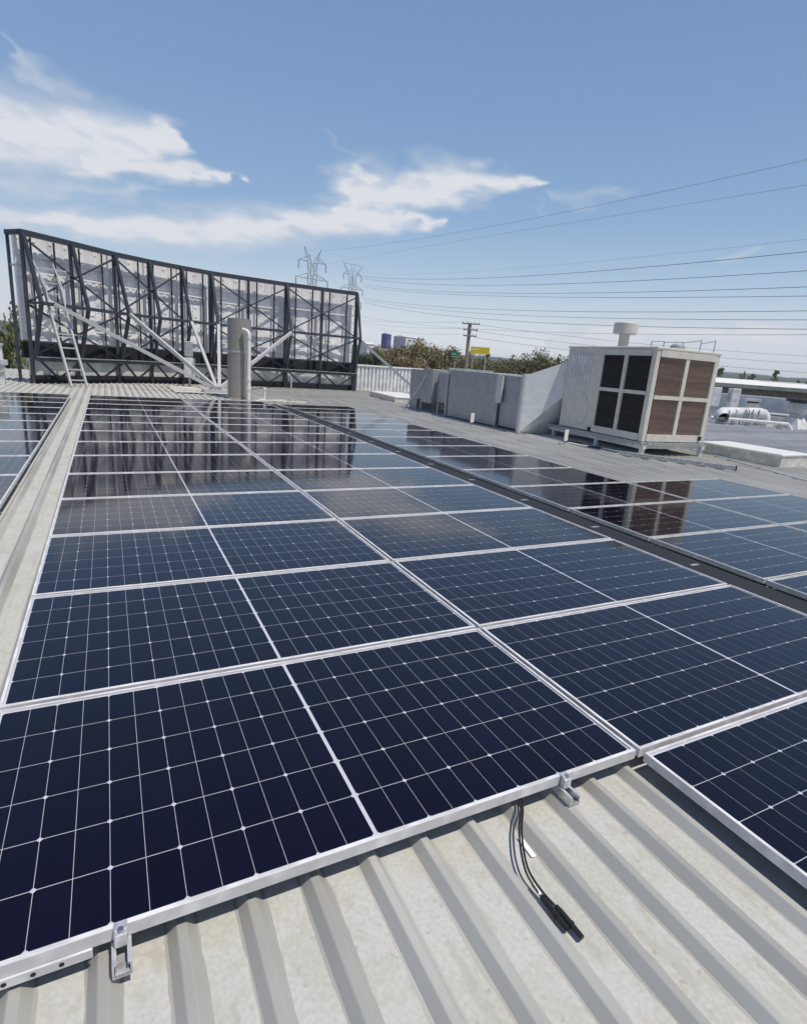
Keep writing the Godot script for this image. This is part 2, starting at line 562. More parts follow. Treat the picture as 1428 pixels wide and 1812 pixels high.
# ---------------------------------------------------------------- roof
func rib_mesh(seed_: int, z_near: float, z_far: float) -> ArrayMesh:
	# trapezoid rib; its grey flanks run a few millimetres out over the flat, with the uneven edge of the dust on either side
	var m := MB.new()
	var f := noise(3.2, 4, seed_)
	var zs := []
	var z := z_near
	while z > z_far:
		zs.append(z)
		z -= 0.03 if z > -1.2 else (0.25 if z > -6.0 else 2.5)
	zs.append(z_far)
	var rows := []
	for q in zs:
		var l: float = 0.005 + 0.007 * f.get_noise_2d(q * 1.0, 0.0) + 0.004 * f.get_noise_2d(q * 6.0, 9.0)
		var r: float = 0.005 + 0.007 * f.get_noise_2d(q * 1.0, 50.0) + 0.004 * f.get_noise_2d(q * 6.0, 70.0)
		rows.append([Vector3(-0.033 - maxf(l, 0.0), 0.0006, q), Vector3(-0.032, 0.0008, q), Vector3(-0.012, RIB_H - 0.002, q), Vector3(-0.009, RIB_H, q), Vector3(0.009, RIB_H, q), Vector3(0.012, RIB_H - 0.002, q), Vector3(0.032, 0.0008, q), Vector3(0.033 + maxf(r, 0.0), 0.0006, q)])
	for i in range(1, rows.size()):
		for k in 7:
			m.quad(rows[i - 1][k], rows[i - 1][k + 1], rows[i][k + 1], rows[i][k])
	m.poly([rows[0][1], rows[0][6], rows[0][5], rows[0][4], rows[0][3], rows[0][2]])
	return m.mesh()

func make_roof() -> void:
	var o := structure("roof")
	var k := MB.new(); k.with_uv = true
	k.box(Vector3(2.9, -0.125, -11.0), Vector3(18.4, 0.25, 31.0))
	part("roof_sheet", k.mesh(), M.roof_sheet, o)
	boxpart("wall", M.cream_wall, o, Vector3(2.9, -3.625, -11.0), Vector3(18.0, 6.75, 30.6))
	var variants := [rib_mesh(41, 4.4, -26.4), rib_mesh(42, 4.4, -26.4), rib_mesh(43, 4.4, -26.4), rib_mesh(44, 4.4, -26.4)]
	var i := -42
	while RIB_X0 + i * RIB_PITCH < 12.0:
		var x := RIB_X0 + i * RIB_PITCH
		if x > -6.2:
			part("rib", variants[posmod(i * 7, 4)], M.rib if i % 3 else M.rib_b, o, Vector3(x, 0, 0))
		i += 1
	# the lower-pitched grey roof that adjoins it
	var n := structure("neighbouring_roof")
	boxpart("roof_sheet", M.grey_roof, n, Vector3(22.1, -0.127, -11.0), Vector3(19.9, 0.25, 31.0))
	boxpart("wall", M.cream_wall, n, Vector3(22.1, -3.63, -11.0), Vector3(19.5, 6.74, 30.6))
	var rb := MB.new()
	rb.hexa([Vector3(-0.03, 0, 4), Vector3(0.03, 0, 4), Vector3(0.03, 0, -26), Vector3(-0.03, 0, -26), Vector3(-0.012, 0.035, 4), Vector3(0.012, 0.035, 4), Vector3(0.012, 0.035, -26), Vector3(-0.012, 0.035, -26)])
	var rbm := rb.mesh()
	for q in 46:
		part("rib", rbm, M.grey_roof, n, Vector3(12.5 + q * 0.42, -0.002, 0))


# ---------------------------------------------------------------- sign seen from behind
func make_billboard() -> void:
	var top := 4.1
	# main frames F and middle posts between them, in plan
	var plan := [Vector2(-1.51, -18.63), Vector2(-0.41, -19.55), Vector2(0.74, -20.62), Vector2(1.80, -21.28), Vector2(2.89, -21.79), Vector2(3.97, -22.2), Vector2(5.38, -22.42), Vector2(6.92, -22.56), Vector2(8.42, -22.61), Vector2(9.95, -22.64)]
	var main := [true, true, true, true, true, true, false, true, false, true]
	var o := thing("rooftop_sign", "back of long curved rooftop sign with dark steel frame and pale cabinets", "sign", Vector3(4.0, 0, -21.6))
	var off := -o.position
	var nrm := []
	for i in plan.size():
		var a: Vector2 = plan[maxi(i - 1, 0)]
		var b: Vector2 = plan[mini(i + 1, plan.size() - 1)]
		var d := (b - a).normalized()
		nrm.append(Vector3(-d.y, 0, d.x))
	var at := func(i: int, y: float, out: float) -> Vector3:
		return Vector3(plan[i].x, y, plan[i].y) + nrm[i] * out + off
	var cab := [M.cabinet, M.cabinet_b, M.cabinet_c, M.cabinet]
	for i in range(1, plan.size()):
		var a0: Vector3 = at.call(i - 1, 0.0, 0.0)
		var b0: Vector3 = at.call(i, 0.0, 0.0)
		var len_ := a0.distance_to(b0)
		var dir := (b0 - a0) / len_
		var out := Vector3(-dir.z, 0, dir.x)
		var bs := Basis(dir, Vector3.UP, out)
		var up := Vector3.UP
		var mid := (a0 + b0) * 0.5
		# chords
		boxpart("top_chord", M.navy_steel, o, mid + up * (top - 0.07), Vector3(len_ + 0.06, 0.14, 0.16), bs)
		barpart("middle_chord", M.navy_steel, o, at.call(i - 1, 2.22, 0.62), at.call(i, 2.22, 0.62), 0.09)
		boxpart("bottom_chord", M.navy_steel, o, mid + up * 0.70 + out * 0.30, Vector3(len_ + 0.05, 0.10, 0.10), bs)
		boxpart("chord_cap", M.galvanised, o, mid + up * 0.765 + out * 0.31, Vector3(len_ + 0.05, 0.022, 0.13), bs)
		boxpart("sill_rail", M.navy_steel, o, mid + up * 1.17, Vector3(len_ + 0.04, 0.05, 0.06), bs)
		# black band behind the chord, pale fascia below it, black skirt at the roof
		boxpart("black_band", M.black_skirt, o, mid + up * 0.93 - out * 0.30, Vector3(len_ + 0.10, 0.44, 0.04), bs)
		boxpart("fascia", M.pale_fascia, o, mid + up * 0.46 - out * 0.10, Vector3(len_ + 0.02, 0.44, 0.06), bs)
		boxpart("skirt", M.black_skirt, o, mid + up * 0.12 - out * 0.06, Vector3(len_ + 0.04, 0.24, 0.08), bs)
		# cabinets: a grid of flat boxes with a raised lid, two louvre bars and a handle
		var cols := maxi(2, int(round(len_ / 0.52)))
		var cw := len_ / cols
		for r in 5:
			for c in cols:
				var ch := 0.562
				var p := a0 + dir * (cw * (c + 0.5)) + up * (1.20 + ch * (r + 0.5)) - out * 0.34
				var m := MB.new()
				m.soft_box(Vector3.ZERO, Vector3(cw - 0.008, ch - 0.008, 0.10), 0.004)
				m.box(Vector3(-cw * 0.30, ch * 0.30, 0.056), Vector3(cw * 0.24, 0.04, 0.015))
				m.box(Vector3(-cw * 0.30, -ch * 0.24, 0.057), Vector3(cw * 0.20, 0.10, 0.018))
				m.box(Vector3(-cw * 0.22, 0.02, 0.056), Vector3(0.04, ch * 0.5, 0.012))
				var cb := part("cabinet", m.mesh(), cab[rng.randi() % 4], o, p + out * rng.randf_range(-0.008, 0.008), bs)
				var lid := MB.new(); lid.soft_box(Vector3(cw * 0.14, 0.0, 0.056), Vector3(cw * 0.42, ch * 0.96, 0.018), 0.004)
				part("lid", lid.mesh(), cab[(rng.randi() % 3) + 1], cb)
		# white cross rails carrying the cabinets
		for y in [1.62, 2.05, 3.12, 3.56]:
			var shift := rng.randf_range(-0.05, 0.05)
			boxpart("cabinet_rail", M.rail_white, o, mid + up * (y + shift) - out * 0.20, Vector3(len_ - 0.08, 0.045, 0.05), bs)
		# intermediate posts
		var posts := maxi(1, int(round(len_ / 0.75)) - 0)
		for k in posts:
			var p := a0 + dir * (len_ * (k + 0.5 + rng.randf_range(-0.12, 0.12)) / posts)
			barpart("post", M.navy_steel, o, p + up * 0.76 - out * 0.14, p + up * (top - 0.14) - out * 0.14, 0.05)
		# zigzag under the bottom chord
		var zz := 1
		for k in zz:
			var s0 := a0 + dir * (len_ * (k + 0.05) / zz)
			var s1 := a0 + dir * (len_ * (k + 0.5) / zz)
			var s2 := a0 + dir * (len_ * (k + 0.95) / zz)
			barpart("zigzag_strut", M.navy_steel, o, s0 + up * 0.66 + out * 0.28, s1 + up * 0.16 + out * 0.10, 0.05)
			barpart("zigzag_strut", M.navy_steel, o, s2 + up * 0.66 + out * 0.28, s1 + up * 0.16 + out * 0.10, 0.05)
	# frames
	for i in plan.size():
		var w := 0.17 if i in [5, 7] else 0.10
		barpart("post", M.navy_steel, o, at.call(i, 0.0, 0.02), at.call(i, top - 0.14, 0.02), w)
		if main[i]:
			var node: Vector3 = at.call(i, 2.22, 0.62)
			barpart("kinked_strut", M.navy_steel, o, at.call(i, top - 0.10, 0.10), node, 0.085)
			barpart("kinked_strut", M.navy_steel, o, node, at.call(i, 0.70, 0.16), 0.085)
			barpart("outrigger", M.navy_steel, o, at.call(i, 2.22, 0.05), node, 0.06)
	# crossed braces between the frames, above and below the middle chord
	for p in [[0, 2], [2, 4], [5, 7], [7, 9]]:
		barpart("cross_brace", M.navy_steel, o, at.call(p[0], top - 0.2, 0.10), at.call(p[1], 2.25, 0.12), 0.045)
		barpart("cross_brace", M.navy_steel, o, at.call(p[0], 2.25, 0.12), at.call(p[1], top - 0.2, 0.10), 0.045)
		barpart("cross_brace", M.navy_steel, o, at.call(p[0], 2.15, 0.12), at.call(p[1], 0.8, 0.10), 0.05)
		barpart("cross_brace", M.navy_steel, o, at.call(p[0], 0.8, 0.12), at.call(p[1], 2.15, 0.10), 0.05)
	# end return at the near end and raking strut at the far end
	barpart("end_post", M.navy_steel, o, at.call(0, 0.0, -0.55), at.call(0, top - 0.02, -0.55), 0.08)
	barpart("top_chord", M.navy_steel, o, at.call(0, top - 0.07, -0.58), at.call(0, top - 0.07, -0.06), 0.12)
	barpart("end_rail", M.white_steel, o, at.call(0, 3.2, -0.5), at.call(0, 3.2, 0.0), 0.05)
	barpart("end_post", M.navy_steel, o, at.call(9, 0.0, 0.30), at.call(9, top - 0.05, 0.06), 0.07)
	# white square-tube rakers down to a common foot on the roof
	var foot := Vector3(3.32, 0.16, -17.4) + off
	var foot_b := foot + Vector3(0.10, 0.0, -0.25)
	barpart("raker", M.white_steel, o, at.call(0, 2.24, 0.66).lerp(at.call(1, 2.24, 0.66), 0.25), foot, 0.095)
	barpart("raker", M.white_steel, o, at.call(2, 2.22, 0.66), foot + Vector3(0.08, 0, -0.1), 0.10)
	barpart("raker", M.white_steel, o, at.call(4, 2.20, 0.66), foot_b, 0.085)
	barpart("raker", M.white_steel, o, at.call(5, 2.20, 0.66), foot_b + Vector3(0.08, 0, 0), 0.10)
	barpart("raker", M.white_steel, o, at.call(7, 2.20, 0.66), foot_b + Vector3(0.05, 0, 0.1), 0.095)
	boxpart("raker_foot", M.white_steel, o, Vector3(3.36, 0.085, -17.5) + off, Vector3(0.75, 0.11, 0.55))
	boxpart("raker_foot", M.galvanised, o, Vector3(3.36, 0.185, -17.5) + off, Vector3(0.34, 0.10, 0.30))
	barpart("raker", M.galvanised, o, at.call(9, 2.25, 0.30), Vector3(12.55, 0.06, -21.0) + off, 0.11)


func make_ladder() -> void:
	var o := thing("roof_ladder", "white aluminium ladder leaning up against the back of the sign", "ladder", Vector3(-0.33, RIB_H, -17.75))
	var lean := Vector3(-0.62, 2.95, -1.05)
	var side := Vector3(0.19, 0, -0.07)
	for s in [-1, 1]:
		barpart("stile", M.white_steel, o, side * s, lean + side * s, 0.05, 0.07)
	for i in 10:
		var p := lean * ((i + 0.6) / 10.2)
		barpart("rung", M.white_steel, o, p - side, p + side, 0.035)
	# grab rails over the top
	for s in [-1, 1]:
		tubepart("grab_rail", M.white_steel, o, [lean * 0.62 + side * s + Vector3(0, 0, 0.04), lean * 0.85 + side * s + Vector3(0.02, 0.25, 0.05), lean + side * s * 1.2 + Vector3(-0.1, 0.35, 0.0)], 0.022, 6)
	barpart("grab_bar", M.white_steel, o, lean - side * 2.0 + Vector3(-0.05, 0.20, 0), lean + side * 2.4 + Vector3(0, 0.20, 0), 0.04)
	barpart("grab_bar", M.white_steel, o, lean * 0.48 - side * 1.2, lean * 0.48 + side * 2.4, 0.035)


func make_roof_fittings() -> void:
	# exhaust flue and its drain
	var o := thing("exhaust_flue", "tall grey cylindrical flue standing at the far end of the panels", "flue", Vector3(3.78, 0, -15.97))
	var k := MB.new()
	k.lathe(Vector3.ZERO, [[0.36, 0.0], [0.36, 0.04], [0.325, 0.05], [0.325, 1.30], [0.331, 1.30], [0.331, 1.33], [0.325, 1.33], [0.325, 2.22], [0.30, 2.22], [0.30, 2.0], [0.0, 2.0]], 36)
	part("barrel", k.mesh(), M.flue_grey, o)
	var s := MB.new()
	s.lathe(Vector3(0, 0, 0), [[0.329, 1.29], [0.333, 1.30], [0.333, 1.335], [0.329, 1.345]], 36)
	part("strap", s.mesh(), M.galvanised, o)
	var p := thing("vent_pipe", "white plastic vent pipe with bent top in front of grey flue", "pipe", Vector3(3.93, 0, -15.42))
	var vp := tubepart("pipe", M.pvc_white, p, [Vector3(0, 0, 0), Vector3(0, 1.78, 0), Vector3(-0.01, 1.85, -0.015), Vector3(-0.05, 1.90, -0.06), Vector3(-0.13, 1.93, -0.16)], 0.05, 14)
	for y in [0.55, 0.30]:
		tubepart("coupling", M.pvc_white, vp, [Vector3(0, y, 0), Vector3(0, y + 0.09, 0)], 0.062, 14)
	tubepart("coupling", M.pvc_white, vp, [Vector3(-0.0, 1.68, 0), Vector3(0, 1.76, 0)], 0.060, 14)
	# grey electrical cabinet on a post by the sign
	var e := thing("electrical_cabinet", "pale grey electrical cabinet on a post behind the white rakers", "cabinet", Vector3(2.95, 0, -20.4))
	var c := MB.new(); c.soft_box(Vector3(0, 0.66, 0), Vector3(0.36, 0.66, 0.20), 0.01)
	part("box", c.mesh(), M.pale_fascia, e)
	boxpart("post", M.galvanised, e, Vector3(0, 0.17, 0), Vector3(0.08, 0.34, 0.08))
	var c2 := MB.new(); c2.soft_box(Vector3(-0.02, 1.28, 0.0), Vector3(0.28, 0.50, 0.16), 0.01)
	part("upper_box", c2.mesh(), M.galvanised, e)
	boxpart("post", M.galvanised, e, Vector3(0, 1.01, 0), Vector3(0.06, 0.05, 0.06))
	# flashing sheet and clutter beside the flue
	var f := thing("roof_flashing", "loose cream flashing sheet lying over ribs below the white rakers", "flashing", Vector3(3.05, RIB_H, -17.4))
	var fm := MB.new()
	for i in 6:
		fm.box(Vector3(-0.75 + i * 0.30, 0.012 + 0.006 * (i % 2), -1.0), Vector3(0.296, 0.012, 2.6))
	part("sheet", fm.mesh(), M.cream_curb, f)
	for q in [[Vector3(4.55, 0.05, -15.2), 0.5], [Vector3(5.0, 0.05, -15.0), -0.2], [Vector3(4.2, 0.05, -15.15), 1.1]]:
		var t := thing("timber_offcut", "short pale batten lying on the roof beside the grey flue", "batten", q[0], "pale battens beside the flue", q[1])
		var tm := MB.new(); tm.soft_box(Vector3.ZERO, Vector3(0.95, 0.045, 0.10), 0.006)
		part("batten", tm.mesh(), M.cream_curb, t)
	var st := thing("pipe_stub", "small white upright stub on roof beside the grey flue", "pipe", Vector3(4.42, 0, -15.6))
	tubepart("stem", M.pvc_white, st, [Vector3.ZERO, Vector3(0, 0.32, 0)], 0.03, 8)
	tubepart("cap", M.pvc_white, st, [Vector3(0, 0.32, 0), Vector3(0, 0.38, 0)], 0.05, 8)
	var an := thing("anchor_post", "thin white anchor post on bare roof in front of sign", "post", Vector3(6.17, 0, -19.0))
	tubepart("stem", M.white_steel, an, [Vector3(0, 0.02, 0), Vector3(0, 0.62, 0)], 0.026, 8)
	boxpart("base_plate", M.galvanised, an, Vector3(0, 0.012, 0), Vector3(0.16, 0.024, 0.16))
	# low white skylight by the ribbed parapet
	skylight("low white skylight box in front of the ribbed parapet", Vector3(9.95, 0, -18.1), Vector3(1.25, 0.22, 3.0), -0.12)
	skylight("long low white skylight box beside the evaporative cooler", Vector3(11.70, 0, -5.7), Vector3(0.95, 0.26, 1.6), 0.05)
	var ct := thing("cable_duct", "dark flat cable duct with small clips in gap between strips", "cable duct", Vector3(4.21, 0, -6.4))
	var cm := MB.new(); cm.soft_box(Vector3(0, 0.052, 0), Vector3(0.24, 0.044, 14.8), 0.006)
	part("duct", cm.mesh(), M.dark_duct, ct)
	for i in 15:
		boxpart("clip", M.galvanised, ct, Vector3(0.0, 0.0765, 7.0 - i * 1.0), Vector3(0.09, 0.005, 0.022))
	# ridge flashing along the joint of the two roofs
	var rj := thing("joint_flashing", "dark weathered metal flashing along the joint between both roofs", "flashing", Vector3(10.9, 0, -5.5), "", atan2(-0.42, 1.0) + PI)
	boxpart("strip", M.galvanised, rj, Vector3(0, 0.02, 0), Vector3(0.10, 0.04, 6.0))
	# cable tray in front of the cooler
	var tr := thing("cable_tray", "grey steel cable tray with dark end in front of cooler", "cable tray", Vector3(9.2, RIB_H, -5.48), "", 0.59)
	boxpart("tray", M.galvanised, tr, Vector3(0, 0.035, 0), Vector3(0.09, 0.07, 1.85))
	boxpart("end_cap", M.black_plastic, tr, Vector3(0, 0.035, 0.935), Vector3(0.092, 0.075, 0.02))


func skylight(label: String, at: Vector3, size: Vector3, turn: float) -> void:
	var o := thing("skylight_box", label, "skylight", at, "", turn)
	boxpart("curb", M.cream_curb, o, Vector3(0, size.y * 0.42, 0), Vector3(size.x, size.y * 0.84, size.z))
	var k := MB.new(); k.soft_box(Vector3(0, size.y * 0.92, 0), Vector3(size.x + 0.04, size.y * 0.16, size.z + 0.04), 0.012)
	part("lid", k.mesh(), M.skylight_white, o)


# ---------------------------------------------------------------- parapets
func make_parapets() -> void:
	var a := Vector3(10.15, 0, -23.3)
	var b := Vector3(17.2, 0, -25.2)
	var len_ := a.distance_to(b)
	var dir := (b - a) / len_
	var bs := Basis(dir, Vector3.UP, Vector3(-dir.z, 0, dir.x))
	var o := thing("ribbed_parapet", "white ribbed metal parapet at the roof edge beyond the duct", "parapet", (a + b) * 0.5)
	boxpart("backing", M.white_sheet, o, Vector3(0, 0.54, 0), Vector3(len_, 1.08, 0.05), bs)
	var k := MB.new()
	k.hexa([Vector3(-0.07, 0, 0.06), Vector3(0.07, 0, 0.06), Vector3(0.07, 0, 0.0), Vector3(-0.07, 0, 0.0), Vector3(-0.07, 1.06, 0.06), Vector3(0.07, 1.06, 0.06), Vector3(0.07, 1.06, 0.0), Vector3(-0.07, 1.06, 0.0)])
	var km := k.mesh()
	var n := int(len_ / 0.22)
	for i in n:
		part("rib", km, M.white_sheet, o, dir * ((i + 0.5) * len_ / n - len_ / 2) + bs.z * 0.026, bs)
	boxpart("coping", M.skylight_white, o, Vector3(0, 1.12, 0), Vector3(len_ + 0.05, 0.07, 0.26), bs)
	# plain parapet beside the near end of the sign
	var p := thing("plain_parapet", "plain pale parapet wall beside the ladder end of sign", "parapet", Vector3(-3.2, 0, -17.6))
	boxpart("wall", M.pale_fascia, p, Vector3(0, 0.52, 0), Vector3(2.3, 1.04, 0.16))
	boxpart("coping", M.white_steel, p, Vector3(0, 1.06, 0), Vector3(2.36, 0.05, 0.24))
	var w := thing("wall_conduit", "small white junction box with looped cable on pale parapet", "junction box", Vector3(-2.02, 0.60, -17.48))
	var jm := MB.new(); jm.soft_box(Vector3.ZERO, Vector3(0.16, 0.14, 0.10), 0.01)
	part("box", jm.mesh(), M.white_steel, w)
	tubepart("cable", M.pvc_white, w, [Vector3(-0.08, 0.0, 0), Vector3(-0.16, -0.10, 0.0), Vector3(-0.12, -0.24, 0.0), Vector3(-0.03, -0.22, 0.0), Vector3(0.0, -0.07, 0.0)], 0.012, 6)
	boxpart("bracket", M.white_steel, w, Vector3(0, 0, -0.07), Vector3(0.06, 0.06, 0.06))


# ---------------------------------------------------------------- evaporative cooler and duct
func make_cooler() -> void:
	var turn := -0.074
	var o := thing("evaporative_cooler", "big beige evaporative cooler box with dark cooling pads on roof", "air cooler", Vector3(9.119, 0, -6.208), "", turn)
	# own axes: x along the pad face that looks to the near side (1.56 m), -z along the long face (2.41 m)
	var a := 1.56
	var b := 2.41
	var y0 := 0.28
	var y1 := 1.94
	# inner body set back behind the pads
	var k := MB.new()
	k.box(Vector3(a / 2, (y0 + y1) / 2, -b / 2), Vector3(a - 0.12, y1 - y0 - 0.04, b - 0.12))
	part("inner_body", k.mesh(), M.black_plastic, o)
	# corner posts, sills and heads
	for c in [[0.04, -0.04], [a - 0.04, -0.04], [0.04, -b + 0.04], [a - 0.04, -b + 0.04]]:
		var m := MB.new(); m.soft_box(Vector3(c[0], (y0 + y1) / 2, c[1]), Vector3(0.11, y1 - y0, 0.11), 0.012)
		part("corner_post", m.mesh(), M.cooler_beige, o)
	var cap := MB.new(); cap.soft_box(Vector3(a / 2, y1 + 0.012, -b / 2), Vector3(a + 0.06, 0.05, b + 0.06), 0.012)
	part("roof_cap", cap.mesh(), M.cooler_beige, o)
	# long face: x = 0 plane, bays measured along -z
	var pads_long := [[0.13, 0.66], [0.75, 1.31]]
	var rows := [[0.42, 1.12], [1.19, 1.81]]
	for r in rows:
		for p in pads_long:
			pad(o, Vector3(0.012, (r[0] + r[1]) / 2, -(p[0] + p[1]) / 2), Vector3(p[1] - p[0], r[1] - r[0], 0.05), Basis(Vector3(0, 0, 1), Vector3.UP, Vector3(-1, 0, 0)), "pad_shaded")
	for q in [[0.705, 0.35, 1.86, 0.085], [1.345, 0.35, 1.86, 0.07]]:
		boxpart("mullion", M.cooler_beige, o, Vector3(0.0, (q[1] + q[2]) / 2, -q[0]), Vector3(0.045, q[2] - q[1], q[3]))
	boxpart("transom", M.cooler_beige, o, Vector3(-0.003, 1.155, -0.70), Vector3(0.044, 0.068, 1.22))
	boxpart("sill", M.cooler_beige, o, Vector3(-0.006, 0.355, -0.72), Vector3(0.05, 0.13, 1.27))
	boxpart("head", M.cooler_beige, o, Vector3(-0.004, 1.868, -0.72), Vector3(0.05, 0.11, 1.27))
	# plain bay with louvre
	var pb := MB.new(); pb.soft_box(Vector3(0.005, (y0 + y1) / 2, -1.86), Vector3(0.05, y1 - y0 - 0.02, 0.99), 0.008)
	var pp := part("plain_panel", pb.mesh(), M.cooler_beige, o)
	for i in 7:
		var lv := MB.new(); lv.soft_box(Vector3(-0.025, 1.52, -1.66 - i * 0.095), Vector3(0.03, 0.62, 0.055), 0.01)
		part("louvre_slat", lv.mesh(), M.white_sheet, pp)
	var disc := MB.new()
	disc.tube([Vector3(-0.016, 0.72, -1.88), Vector3(-0.030, 0.72, -1.88)], 0.34, 28)
	part("round_plate", disc.mesh(), M.cooler_beige, pp)
	# short face: z = 0 plane
	for r in [[0.42, 1.06], [1.13, 1.80]]:
		for p in [[0.14, 0.72], [0.81, 1.43]]:
			pad(o, Vector3((p[0] + p[1]) / 2, (r[0] + r[1]) / 2, -0.012), Vector3(p[1] - p[0], r[1] - r[0], 0.05), Basis.IDENTITY, "pad")
	boxpart("mullion", M.cooler_beige, o, Vector3(0.765, 1.11, 0.0), Vector3(0.085, 1.50, 0.045))
	boxpart("transom", M.cooler_beige, o, Vector3(a / 2, 1.095, 0.003), Vector3(a - 0.2, 0.068, 0.044))
	boxpart("sill", M.cooler_beige, o, Vector3(a / 2, 0.355, 0.006), Vector3(a - 0.18, 0.13, 0.05))
	boxpart("head", M.cooler_beige, o, Vector3(a / 2, 1.865, 0.004), Vector3(a - 0.18, 0.12, 0.05))
	for q in [Vector3(a - 0.14, 0.37, 0.04), Vector3(-0.04, 0.33, -1.40)]:
		boxpart("latch", M.black_plastic, o, q, Vector3(0.06, 0.08, 0.04))
	# tank, base beams and legs
	boxpart("tank_lip", M.galvanised, o, Vector3(a / 2, y0 - 0.03, -b / 2 - 0.1), Vector3(a + 0.12, 0.05, b + 0.36))
	for x in [0.03, a - 0.03]:
		boxpart("base_beam", M.white_sheet, o, Vector3(x, 0.20, -b / 2 - 0.15), Vector3(0.08, 0.10, b + 0.46))
	for z in [-0.03, -b + 0.05]:
		boxpart("base_beam", M.white_sheet, o, Vector3(a / 2, 0.20, z), Vector3(a - 0.14, 0.09, 0.08))
	for q in [[0.03, 0.02], [a - 0.03, 0.02], [0.03, -b - 0.2], [a - 0.03, -b - 0.2], [0.03, -b / 2]]:
		boxpart("leg", M.white_sheet, o, Vector3(q[0], 0.075, q[1]), Vector3(0.07, 0.15, 0.07))
	# duct
	var d := thing("supply_duct", "long grey sheet metal duct running into the evaporative cooler", "duct", Vector3(9.3, 0, -11.5))
	var f := -d.position
	var xl := 8.60
	var xr := 9.95
	boxpart("core", M.duct_metal, d, Vector3((xl + xr) / 2, 0.78, -12.0) + f, Vector3(xr - xl - 0.34, 0.66, 5.3))
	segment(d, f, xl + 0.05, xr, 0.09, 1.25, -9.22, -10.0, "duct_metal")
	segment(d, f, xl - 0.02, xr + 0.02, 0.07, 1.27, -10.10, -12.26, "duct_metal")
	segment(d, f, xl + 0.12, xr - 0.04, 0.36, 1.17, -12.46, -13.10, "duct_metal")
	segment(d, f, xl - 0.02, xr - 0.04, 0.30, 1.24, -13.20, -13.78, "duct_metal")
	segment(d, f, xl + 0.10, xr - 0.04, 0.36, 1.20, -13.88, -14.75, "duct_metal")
	boxpart("flange", M.duct_light, d, Vector3((xl + xr) / 2, 0.68, -9.13) + f, Vector3(xr - xl + 0.09, 1.30, 0.05))
	boxpart("flange", M.duct_light, d, Vector3((xl + xr) / 2, 0.68, -9.19) + f, Vector3(xr - xl + 0.07, 1.28, 0.04))
	boxpart("flange", M.galvanised, d, Vector3((xl + xr) / 2, 0.68, -12.34) + f, Vector3(xr - xl + 0.09, 1.30, 0.08))
	for q in [[-11.2, 0.06, 1.295, 0.02]]:
		boxpart("flange", M.galvanised, d, Vector3((xl + xr) / 2, (q[1] + q[2]) / 2, q[0]) + f, Vector3(xr - xl + 0.05, q[2] - q[1], q[3]))
	boxpart("joint_cover", M.duct_light, d, Vector3(xl - 0.035, 0.93, -9.98) + f, Vector3(0.05, 0.62, 0.20))
	boxpart("drop_end", M.duct_metal, d, Vector3(9.3, 0.19, -14.5) + f, Vector3(1.2, 0.36, 0.45))
	for q in [[-12.9, 0.34], [-13.9, 0.34], [-10.06, 0.08]]:
		boxpart("leg", M.galvanised, d, Vector3(xl + 0.06, q[1] / 2, q[0]) + f, Vector3(0.05, q[1], 0.05))
		boxpart("leg", M.galvanised, d, Vector3(xr - 0.08, q[1] / 2, q[0]) + f, Vector3(0.05, q[1], 0.05))
	boxpart("stiffener", M.galvanised, d, Vector3(xl - 0.012, 0.60, -10.06) + f, Vector3(0.03, 1.10, 0.05))
	barpart("stay", M.galvanised, d, Vector3(xl + 0.02, 1.15, -13.5) + f, Vector3(xl - 0.45, 0.03, -14.0) + f, 0.045)
	# tapered transition into the end of the cooler
	var bs := Basis(Vector3.UP, turn)
	var e := func(x: float, y: float) -> Vector3: return Vector3(9.119, 0, -6.208) + bs * Vector3(x, y, -b - 0.02) + f
	var p0 := [Vector3(xl, 0.06, -9.10) + f, Vector3(xr, 0.06, -9.10) + f, Vector3(xr, 1.30, -9.10) + f, Vector3(xl, 1.30, -9.10) + f]
	var p1 := [e.call(0.02, 0.92), e.call(1.2, 0.92), e.call(1.2, 1.66), e.call(0.02, 1.66)]
	var t := MB.new()
	for i in 4:
		var j := (i + 1) % 4
		# each side is folded along its diagonal
		t.tri(p0[j], p0[i], p1[j]); t.tri(p0[i], p1[i], p1[j])
	part("transition", t.mesh(), M.bright_zinc, d)
	# two small white tags standing on the roof
	for q in [["small white plate on a stand beside the grey duct", Vector3(8.22, 0, -10.5), 0.5], ["small white plate on a stand beside the cooler legs", Vector3(8.52, 0, -7.55), 0.45]]:
		var s := thing("equipment_plate", q[0], "sign plate", q[1], "", q[2])
		boxpart("stem", M.galvanised, s, Vector3(0, 0.06, 0), Vector3(0.03, 0.12, 0.03))
		var pm := MB.new(); pm.soft_box(Vector3(0, 0.20, 0.02), Vector3(0.17, 0.22, 0.02), 0.004)
		part("plate", pm.mesh(), M.tag_white, s)
	# hose and cable under the cooler
	var h := thing("drain_hose", "dark drain hose lying on the roof under the cooler", "hose", Vector3(8.9, RIB_H, -7.3))
	tubepart("hose", M.cable_black, h, [Vector3(-0.1, 0.02, -0.6), Vector3(0.0, 0.02, -0.2), Vector3(-0.15, 0.02, 0.2), Vector3(0.05, 0.02, 0.6), Vector3(0.25, 0.02, 0.95)], 0.018, 6)
	tubepart("hose", M.pvc_white, h, [Vector3(-0.25, 0.02, -0.3), Vector3(-0.2, 0.02, 0.1), Vector3(-0.05, 0.02, 0.4), Vector3(0.1, 0.02, 0.9)], 0.014, 6)


